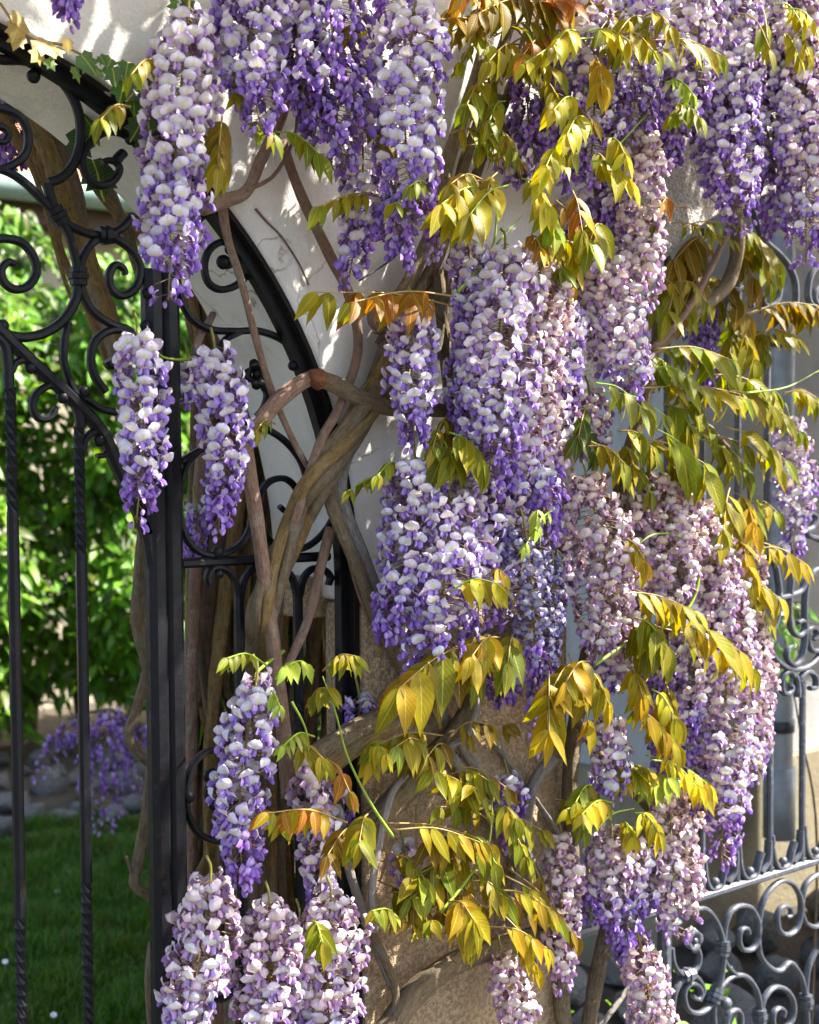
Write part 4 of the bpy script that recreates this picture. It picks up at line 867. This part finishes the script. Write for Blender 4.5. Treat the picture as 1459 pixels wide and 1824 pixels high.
for a in ((1040, -80, 1040, 170, 130, 'P', -0.16), (1060, 60, 1050, 330, 130, 'F', -0.13), (1130, -60, 1130, 260, 140, 'F', -0.15), (1000, 130, 1000, 330, 100, 'V', -0.11), (1210, -80, 1205, 240, 140, 'P', -0.15, None, True), (1290, -90, 1290, 300, 140, 'F', -0.16), (1315, 60, 1320, 410, 125, 'F', -0.18, None, True), (1385, -60, 1385, 330, 140, 'P', -0.18), (1425, 40, 1435, 470, 115, 'O', -0.20, None, True), (1459, -50, 1470, 330, 120, 'S', -0.20), (1250, 120, 1250, 250, 80, 'V', -0.10), (1340, -80, 1345, 200, 130, 'P', -0.13),
          (1150, 235, 1160, 540, 105, 'B', -0.16, None, True), (1100, 290, 1085, 430, 80, 'V', -0.10), (1090, 460, 1135, 725, 130, 'O', -0.13, None, True), (1045, 450, 1060, 600, 100, 'O', -0.10), (1245, 530, 1243, 650, 70, 'V', 0.02), (1270, 640, 1268, 720, 40, 'V', 0.02), (1180, 840, 1180, 1090, 140, 'B', -0.12), (1250, 900, 1265, 1150, 110, 'S', -0.13), (1120, 890, 1120, 1060, 100, 'B', -0.10), (1230, 1060, 1225, 1320, 130, 'O', -0.11), (1290, 1000, 1285, 1540, 125, 'O', -0.14, None, True), (1338, 1090, 1335, 1410, 84, 'S', -0.12), (1180, 1160, 1180, 1300, 90, 'V', -0.10), (1405, 745, 1412, 1010, 78, 'P', -0.02, None, True),
          (1080, 1280, 1088, 1425, 88, 'O', -0.15), (1000, 1490, 1003, 1760, 82, 'B', -0.11), (1090, 1480, 1085, 1645, 95, 'O', -0.11), (1190, 1395, 1205, 1670, 115, 'S', -0.13, None, True), (1140, 1480, 1140, 1620, 90, 'O', -0.11), (1115, 1600, 1130, 1720, 90, 'V', -0.11), (1140, 1680, 1175, 1880, 92, 'B', -0.13), (1100, 1100, 1095, 1230, 90, 'O', -0.11), (1120, 1000, 1125, 1200, 100, 'B', -0.09), (1150, 860, 1140, 1000, 90, 'B', -0.08), (1050, 700, 1060, 830, 90, 'O', -0.07), (1190, 1290, 1200, 1400, 80, 'V', -0.07), (1330, 960, 1320, 1180, 80, 'S', -0.10), (1240, 1250, 1240, 1450, 100, 'V', -0.09), (1060, 350, 1050, 460, 90, 'V', -0.08), (1370, 250, 1375, 420, 80, 'V', -0.13), (1180, 60, 1185, 300, 110, 'F', -0.11), (1050, 1560, 1050, 1640, 50, 'V', -0.08)):
    raceme(W2, *a)
for z_, a in ((4.4, (195, 1270, 190, 1480, 95, 'W')), (4.6, (130, 1285, 70, 1385, 60, 'N')), (4.5, (255, 1290, 250, 1420, 70, 'N'))):
    Yw = PZ(a[0], a[1], z_).y; raceme(W4, *a[:4], a[4], a[5], Yw, dens=0.30, fs=1.25)
mb = MB(); tube(mb, spline([PZ(300, 1330, 4.7), PZ(240, 1285, 4.6), PZ(190, 1265, 4.5), PZ(120, 1280, 4.5)]), [0.012, 0.004], 7); mb.obj('branch', M['bark'], W4, ORG[W4], attr=True)
# ------------------------------------------------------------------ wisteria leaves
for a in ((285, 108, 232, 135, 50, 3, 'o', -.12), (232, 190, 178, 215, 62, 3, 'o', -.13), (398, 195, 388, 300, 66, 5, 'd', -.14), (432, 225, 490, 240, 55, 2, 'g', -.12), (420, 130, 425, 165, 55, 2, 'g', -.10), (490, 235, 570, 275, 66, 3, 'g', -.10), (660, 60, 600, 58, 50, 3, 'd', -.10), (640, 240, 690, 250, 66, 2, 'd', -.14), (685, 352, 568, 368, 55, 4, 'o', -.13), (475, 1185, 405, 1172, 46, 4, 'g', -.12), (560, 1195, 508, 1188, 42, 4, 'n', -.12), (575, 1195, 632, 1168, 56, 3, 'o', -.12), (545, 1260, 585, 1225, 50, 3, 'o', -.1), (560, 1312, 505, 1328, 38, 4, 'n', -.13), (520, 1335, 575, 1350, 56, 3, 'o', -.12), (580, 1350, 625, 1415, 54, 2, 'b', -.13), (555, 1640, 575, 1680, 52, 3, 'g', -.2), (490, 755, 455, 770, 40, 2, 'o', -.03), (470, 1230, 500, 1260, 40, 2, 'n', -.1)):
    leaf(W3, *a)
for a in ((885, 60, 780, 35, 64, 3, 'd', -.13), (820, 15, 770, 60, 60, 3, 'd', -.14), (930, 80, 870, 110, 62, 3, 'o', -.15), (990, 60, 930, 100, 66, 3, 'b', -.16), (870, 140, 830, 190, 56, 3, 'o', -.13), (960, 140, 1000, 190, 62, 3, 'o', -.16), (900, 180, 870, 220, 56, 3, 'g', -.13), (850, 0, 820, -10, 66, 3, 'b', -.15), (960, 5, 850, 25, 80, 4, 'd', -.13), (880, 65, 975, 45, 66, 3, 'o', -.14), (830, 60, 875, 85, 60, 2, 'o', -.12), (905, 102, 990, 125, 62, 3, 'o', -.17), (800, 240, 870, 245, 52, 3, 'o', -.12), (880, 235, 915, 265, 66, 2, 'o', -.14), (770, 342, 728, 332, 42, 3, 'g', -.2), (900, 0, 990, 15, 80, 3, 'd', -.14), (940, 20, 1010, 0, 80, 3, 'b', -.15),
          (870, 335, 785, 365, 84, 3, 'y', -.2), (905, 330, 835, 385, 80, 3, 'y', -.22), (930, 318, 975, 365, 76, 3, 'y', -.2), (885, 308, 862, 365, 70, 3, 'a', -.2), (860, 320, 800, 330, 60, 3, 'a', -.18), (950, 360, 985, 400, 66, 2, 'n', -.2), (940, 425, 965, 445, 50, 2, 'b', -.2), (1020, 340, 1038, 415, 62, 2, 'b', -.18), (1005, 415, 965, 420, 54, 2, 'a', -.18), (1072, 400, 1050, 432, 84, 2, 'o', -.17), (990, 450, 1000, 480, 60, 2, 'o', -.14),
          (812, 528, 622, 540, 74, 4, 'b', -.16), (800, 770, 862, 825, 88, 3, 'g', -.15), (715, 830, 672, 848, 42, 3, 'g', -.08), (800, 740, 770, 800, 50, 2, 'o', -.1), (845, 1145, 712, 1225, 108, 4, 'a', -.16), (890, 1135, 840, 1170, 98, 3, 'a', -.16), (915, 1130, 905, 1180, 90, 2, 'o', -.14), (800, 1055, 885, 1038, 62, 3, 'y', -.2), (870, 1030, 900, 1025, 40, 1, 'a', -.2), (655, 1338, 690, 1345, 54, 3, 'y', -.13), (760, 1328, 705, 1330, 58, 3, 'o', -.12), (800, 1330, 760, 1350, 60, 2, 'd', -.1),
          (618, 1465, 478, 1448, 58, 5, 'b', -.17), (655, 1450, 640, 1500, 72, 4, 'o', -.17), (700, 1478, 855, 1500, 64, 4, 'a', -.14), (830, 1485, 885, 1540, 64, 3, 'g', -.13), (880, 1450, 770, 1370, 62, 4, 'o', -.10), (880, 1460, 840, 1400, 60, 3, 'o', -.11), (870, 1500, 760, 1500, 66, 4, 'd', -.09), (860, 1530, 740, 1560, 62, 4, 'o', -.09), (850, 1550, 730, 1600, 60, 4, 'o', -.09), (880, 1440, 920, 1460, 62, 3, 'o', -.12), (840, 1570, 900, 1600, 66, 3, 'o', -.11), (800, 1380, 870, 1390, 60, 3, 'o', -.1), (720, 1645, 662, 1622, 46, 3, 'g', -.12), (740, 1680, 770, 1640, 46, 2, 'o', -.12), (800, 1605, 845, 1640, 86, 4, 'a', -.15), (885, 1585, 985, 1625, 54, 4, 'a', -.14), (900, 1560, 1000, 1645, 54, 4, 'o', -.14), (870, 1650, 975, 1690, 58, 4, 'a', -.15), (790, 1560, 800, 1620, 56, 3, 'd', -.09), (900, 1480, 940, 1530, 56, 3, 'o', -.1), (1035, 1185, 1000, 1230, 62, 2, 'a', -.17), (978, 1195, 978, 1310, 84, 3, 'a', -.19), (800, 1310, 870, 1290, 60, 2, 'd', -.09), (700, 1520, 760, 1570, 60, 3, 'o', -.1), (690, 1590, 740, 1620, 56, 3, 'd', -.08), (960, 910, 955, 945, 36, 2, 'n', -.2)):
    leaf(W1, *a)
    if random.random() < 0.8: leaf(W1, a[0]+random.uniform(-35, 35), a[1]+random.uniform(-25, 30), a[2]+random.uniform(-60, 60), a[3]+random.uniform(-20, 40), a[4]*random.uniform(.75, 1), a[5], a[6] if random.random() < .6 else 'd', a[7]+0.035)
for a in ((1030, 55, 985, 85, 54, 4, 'y', -.24), (1042, 58, 1125, 75, 60, 4, 'y', -.24), (1060, 100, 1072, 150, 88, 2, 'a', -.22), (1110, 62, 1165, 92, 58, 2, 'o', -.24), (1150, 28, 1195, 48, 58, 2, 'o', -.22), (1160, 72, 1285, 98, 72, 4, 'o', -.2), (1185, 148, 1235, 168, 44, 4, 'n', -.22), (1195, 188, 1245, 208, 48, 3, 'g', -.2), (1032, 178, 985, 198, 52, 3, 'y', -.22), (1042, 208, 1010, 240, 62, 3, 'y', -.22), (1080, 248, 1115, 278, 52, 3, 'y', -.24), (1002, 268, 972, 298, 62, 3, 'y', -.23), (1050, 288, 1120, 318, 66, 3, 'y', -.24), (1150, 30, 1100, 60, 50, 2, 'o', -.2),
          (1330, 25, 1372, 88, 60, 1, 'o', -.24), (1400, 15, 1462, 55, 46, 4, 'y', -.26), (1388, 55, 1425, 108, 50, 3, 'y', -.24), (1178, 422, 1305, 398, 40, 4, 'o', -.12), (1195, 372, 1180, 362, 44, 1, 'b', -.16), (1270, 420, 1200, 465, 84, 3, 'd', -.02), (1300, 440, 1345, 500, 74, 3, 'd', -.02), (1260, 470, 1220, 540, 80, 3, 'd', -.02), (1310, 400, 1385, 470, 74, 4, 'o', -.04), (1280, 500, 1330, 560, 70, 3, 'd', -.02), (1215, 490, 1190, 560, 60, 2, 'o', -.06), (1210, 500, 1260, 540, 52, 2, 'o', -.1), (1165, 622, 1305, 642, 74, 4, 'o', -.12), (1150, 662, 1230, 672, 68, 3, 'g', -.12), (1330, 562, 1462, 545, 72, 5, 'd', -.06), (1310, 580, 1345, 645, 62, 3, 'o', -.05), (1340, 600, 1420, 600, 60, 3, 'o', -.05), (1060, 682, 1145, 728, 84, 2, 'g', -.15), (1130, 692, 1335, 712, 74, 5, 'o', -.13), (1280, 692, 1405, 745, 72, 4, 'o', -.12), (1240, 668, 1385, 700, 66, 4, 'o', -.10), (1048, 795, 1112, 825, 62, 4, 'o', -.17), (1100, 768, 1165, 800, 64, 3, 'o', -.14), (1150, 755, 1265, 845, 108, 3, 'g', -.16), (1290, 760, 1405, 825, 78, 3, 'o', -.12), (1180, 720, 1230, 760, 70, 3, 'g', -.1), (1300, 868, 1288, 950, 72, 3, 'o', -.13), (1310, 878, 1345, 935, 70, 3, 'a', -.12), (1395, 700, 1462, 722, 54, 4, 'o', -.06), (1050, 720, 1030, 780, 60, 2, 'k', -.1), (1130, 830, 1160, 880, 50, 2, 'g', -.12), (1330, 900, 1385, 912, 60, 2, 'o', -.1), (1240, 780, 1330, 840, 70, 3, 'g', -.08),
          (1108, 960, 1152, 1005, 52, 3, 'a', -.19), (1088, 1055, 1245, 1092, 68, 5, 'a', -.2), (1200, 1108, 1325, 1165, 88, 3, 'a', -.2), (1130, 1100, 1185, 1150, 98, 3, 'g', -.19), (1050, 1178, 1008, 1215, 76, 2, 'a', -.18), (1042, 1188, 1085, 1255, 78, 3, 'a', -.18), (1118, 1188, 1145, 1240, 68, 3, 'a', -.18), (1160, 1228, 1205, 1285, 62, 3, 'y', -.18), (1120, 1258, 1205, 1328, 68, 4, 'a', -.19), (1340, 978, 1432, 1002, 64, 3, 'a', -.13), (1308, 1038, 1392, 1068, 72, 3, 'a', -.13), (1310, 958, 1335, 1015, 66, 3, 'a', -.12), (1150, 1345, 1245, 1400, 52, 4, 'y', -.16), (1095, 1385, 1155, 1370, 50, 4, 'y', -.15), (1092, 1430, 1035, 1452, 44, 5, 'y', -.16), (1130, 1448, 1175, 1485, 62, 4, 'y', -.17), (1060, 1400, 1025, 1430, 48, 3, 'g', -.13), (1200, 1388, 1255, 1418, 44, 3, 'y', -.15), (1140, 1402, 1190, 1385, 50, 3, 'n', -.14), (1010, 1420, 1040, 1480, 46, 3, 'g', -.1)):
    leaf(W2, *a)
    if random.random() < (1.0 if a[1] > 380 else 0.7): leaf(W2, a[0]+random.uniform(-35, 35), a[1]+random.uniform(-25, 30), a[2]+random.uniform(-55, 45), a[3]+random.uniform(-20, 40), a[4]*random.uniform(.75, 1), a[5], a[6] if random.random() < .6 else 'o', a[7]+0.035)
# foliage and branches added above the view, thinned by place to shade and dapple
shade_canopy = MB(); cs = MB()
for i in range(12000):
    x = random.uniform(-1.7, 2.6); y = random.uniform(-1.05, 0.5); z = random.uniform(2.50, 3.3)
    if abs(y-0.12) < 0.22 and z < 2.88 or (x > 1.3 and y > -0.05): continue
    px, py = vis((x, y, z))
    if depth((x, y, z)) > 0 and py > -70: continue
    g = math.sin(x*5.1+1)+math.sin(y*7+x*2.3)+math.sin(z*6+x*3.7)
    if g < (-1.1 if x < 0.9 else 0.4 if x < 1.6 else 1.9): continue
    R = leaf_basis((random.uniform(-.6, .6), random.uniform(-.6, .4), -random.uniform(.3, 1.1)), (random.uniform(-.5, .5), random.uniform(-.7, .3), 1))
    add_leaf(shade_canopy, random.choice('ooagd'), random.randrange(8), R, (x, y, z), random.uniform(.06, .09))
shade_canopy.obj('foliage', M['leaf'], W2, ORG[W2], attr=True, kind='stuff')
for i in range(16):
    x = -1.5+i*0.26; tube(cs, spline([(x, 0.05, 2.87), (x+random.uniform(-.2, .2), -0.2, 3.0), (x+random.uniform(-.3, .3), -0.55, 2.95), (x+random.uniform(-.4, .4), -0.8, 2.8)]), [0.012, 0.004], 6)
cs.obj('branch', M['bark'], W2, ORG[W2], attr=True)
# ------------------------------------------------------------------ ivy
def ivy_arrays():
    out = [(0, 0), (0.28, -0.10), (0.52, 0.18), (0.36, 0.36), (0.46, 0.62), (0.22, 0.62), (0, 1.0), (-0.22, 0.62), (-0.46, 0.62), (-0.36, 0.36), (-0.52, 0.18), (-0.28, -0.10)]
    V = [(0, 0.35, 0.06)] + [(x, y, 0.05*math.sin(5*x+3*y)) for x, y in out]; n = len(out)
    return np.array(V), [(0, 1+i, 1+(i+1) % n) for i in range(n)]
IV, IF = ivy_arrays(); IM = {}
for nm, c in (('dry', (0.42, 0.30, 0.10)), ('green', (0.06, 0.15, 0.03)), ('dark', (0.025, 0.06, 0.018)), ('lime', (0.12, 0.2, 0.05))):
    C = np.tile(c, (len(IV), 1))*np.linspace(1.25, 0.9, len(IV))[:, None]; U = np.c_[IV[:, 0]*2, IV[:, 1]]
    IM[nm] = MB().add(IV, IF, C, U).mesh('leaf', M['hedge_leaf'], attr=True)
def ivy_leaf(parent, p, s, nm, d=None):
    R = leaf_basis(d or (random.uniform(-.6, .6), random.uniform(-.3, .1), -random.uniform(.3, 1)), (random.uniform(-.4, .4), -1, random.uniform(0, .7)))
    o = link('leaf', IM[nm], parent, p); set_mat(o, R, Vector(p)-ORG[parent], s)
iv = thing('ivy_sprig', 'ivy sprig with dry yellow and small green leaves trailing along the arch edge', 'ivy', tuple(P(250, 150, -0.02)))
mb = MB(); tube(mb, spline([P(x, y, -0.022) for x, y in ((0, 5), (25, 40), (60, 70), (110, 80), (150, 100), (190, 112), (235, 115), (262, 150), (255, 210))]), 0.002, 5); mb.obj('stem', M['brown_stem'], iv, ORG[iv])
for x, y, s, nm in ((22, 25, .026, 'dry'), (35, 42, .03, 'dry'), (33, 62, .026, 'dry'), (65, 72, .034, 'dry'), (72, 92, .026, 'dry'), (100, 82, .026, 'dry'), (145, 98, .032, 'green'), (132, 120, .022, 'lime'), (165, 122, .02, 'lime'), (178, 100, .016, 'green'), (198, 104, .02, 'green'), (200, 120, .03, 'green'), (228, 112, .026, 'green'), (220, 145, .036, 'green'), (248, 155, .04, 'dark'), (235, 165, .036, 'green'), (258, 175, .042, 'dark'), (262, 205, .04, 'dark'), (250, 220, .036, 'dark'), (285, 75, .026, 'dark'), (275, 120, .04, 'dark'), (120, 70, .02, 'dry'), (85, 105, .018, 'lime'), (320, 5, .03, 'green'), (340, 0, .03, 'dark'), (300, 60, .03, 'dark'), (270, 240, .04, 'dark')):
    ivy_leaf(iv, P(x, y, -0.026-random.random()*0.012), s, nm)
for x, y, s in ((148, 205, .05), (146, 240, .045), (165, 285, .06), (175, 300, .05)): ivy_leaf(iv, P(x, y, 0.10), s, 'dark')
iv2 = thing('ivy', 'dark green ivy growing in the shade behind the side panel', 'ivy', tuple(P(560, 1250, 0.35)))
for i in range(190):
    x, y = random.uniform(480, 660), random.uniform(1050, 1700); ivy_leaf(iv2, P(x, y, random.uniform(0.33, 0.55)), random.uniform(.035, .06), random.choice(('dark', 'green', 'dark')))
mb = MB()
for k in range(4): tube(mb, spline([P(520+k*35, 1900, 0.42), P(530+k*30, 1500, 0.45), P(520+k*40, 1080, 0.42)]), 0.006, 6)
mb.obj('stem', M['bark'], iv2, ORG[iv2], attr=True)
sh = thing('shrub', 'dense dark green shrub in shade behind the old wisteria trunks', 'shrub', (0.45, 0.75, 0))
sm = MB(); cnt = 0
for i in range(2600):
    x = random.uniform(0.24, 1.05); y = random.uniform(0.6, 1.0)+0.12*math.sin(x*9); z = random.uniform(0.0, 1.45+0.15*math.sin(x*7))
    if math.sin(x*13+z*5)+math.sin(z*11-x*6) < -1.5: continue
    R = leaf_basis((random.uniform(-.8, .8), random.uniform(-.9, .1), random.uniform(-1, .2)), (random.uniform(-.4, .4), -.8, .6)); s = random.uniform(.05, .085)
    if y < 0.66 and cnt < 290:
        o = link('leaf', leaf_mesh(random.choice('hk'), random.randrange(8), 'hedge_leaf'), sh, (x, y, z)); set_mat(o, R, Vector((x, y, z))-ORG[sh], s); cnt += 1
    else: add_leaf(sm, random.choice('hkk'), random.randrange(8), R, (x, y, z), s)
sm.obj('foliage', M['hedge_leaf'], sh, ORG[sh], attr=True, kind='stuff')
for k in range(5):
    mb = MB(); tube(mb, spline([(0.3+k*.16, .85, 0), (0.32+k*.15, .8, .6), (0.28+k*.17, .82, 1.3)]), [0.014, 0.005], 6, 0.1); mb.obj('stem', M['bark'], sh, ORG[sh], attr=True)
# low plants by the side gate
pl = thing('ground_plant', 'low bright green leafy plant at the foot of the side gate', 'plant', (G(1215, 1800)[0], 0.35, 0.01))
for i in range(110):
    p = (ORG[pl].x+random.uniform(-.45, .45), 0.28+random.uniform(-.12, .25), random.uniform(0.05, 0.42)); R = leaf_basis((random.uniform(-1, 1), random.uniform(-1, .3), random.uniform(-.3, .9)), (0, -.4, 1))
    o = link('leaf', leaf_mesh(random.choice('hH'), random.randrange(8), 'hedge_leaf'), pl, p); set_mat(o, R, Vector(p)-ORG[pl], random.uniform(.025, .05))
iv3 = thing('climbing_shoot', 'small green leafy shoot growing behind the side gate scrolls', 'plant', tuple(P(1400, 1250, 0.2)))
for i in range(40):
    p = P(random.uniform(1370, 1420), random.uniform(1060, 1200), random.uniform(0.15, .3)); R = leaf_basis((random.uniform(-1, 1), -.3, random.uniform(-1, .2)), (0, -1, .5))
    o = link('leaf', leaf_mesh(random.choice('hk'), random.randrange(8), 'hedge_leaf'), iv3, p); set_mat(o, R, p-ORG[iv3], random.uniform(.05, .08))
mb = MB(); tube(mb, spline([(P(1400, 1250, .3).x+.1, .3, 0.0), P(1455, 1500, .3), P(1425, 1300, .27), P(1405, 1180, .25), P(1395, 1080, .22)]), [0.004, 0.0015], 6); mb.obj('stem', M['bark'], iv3, ORG[iv3], attr=True)
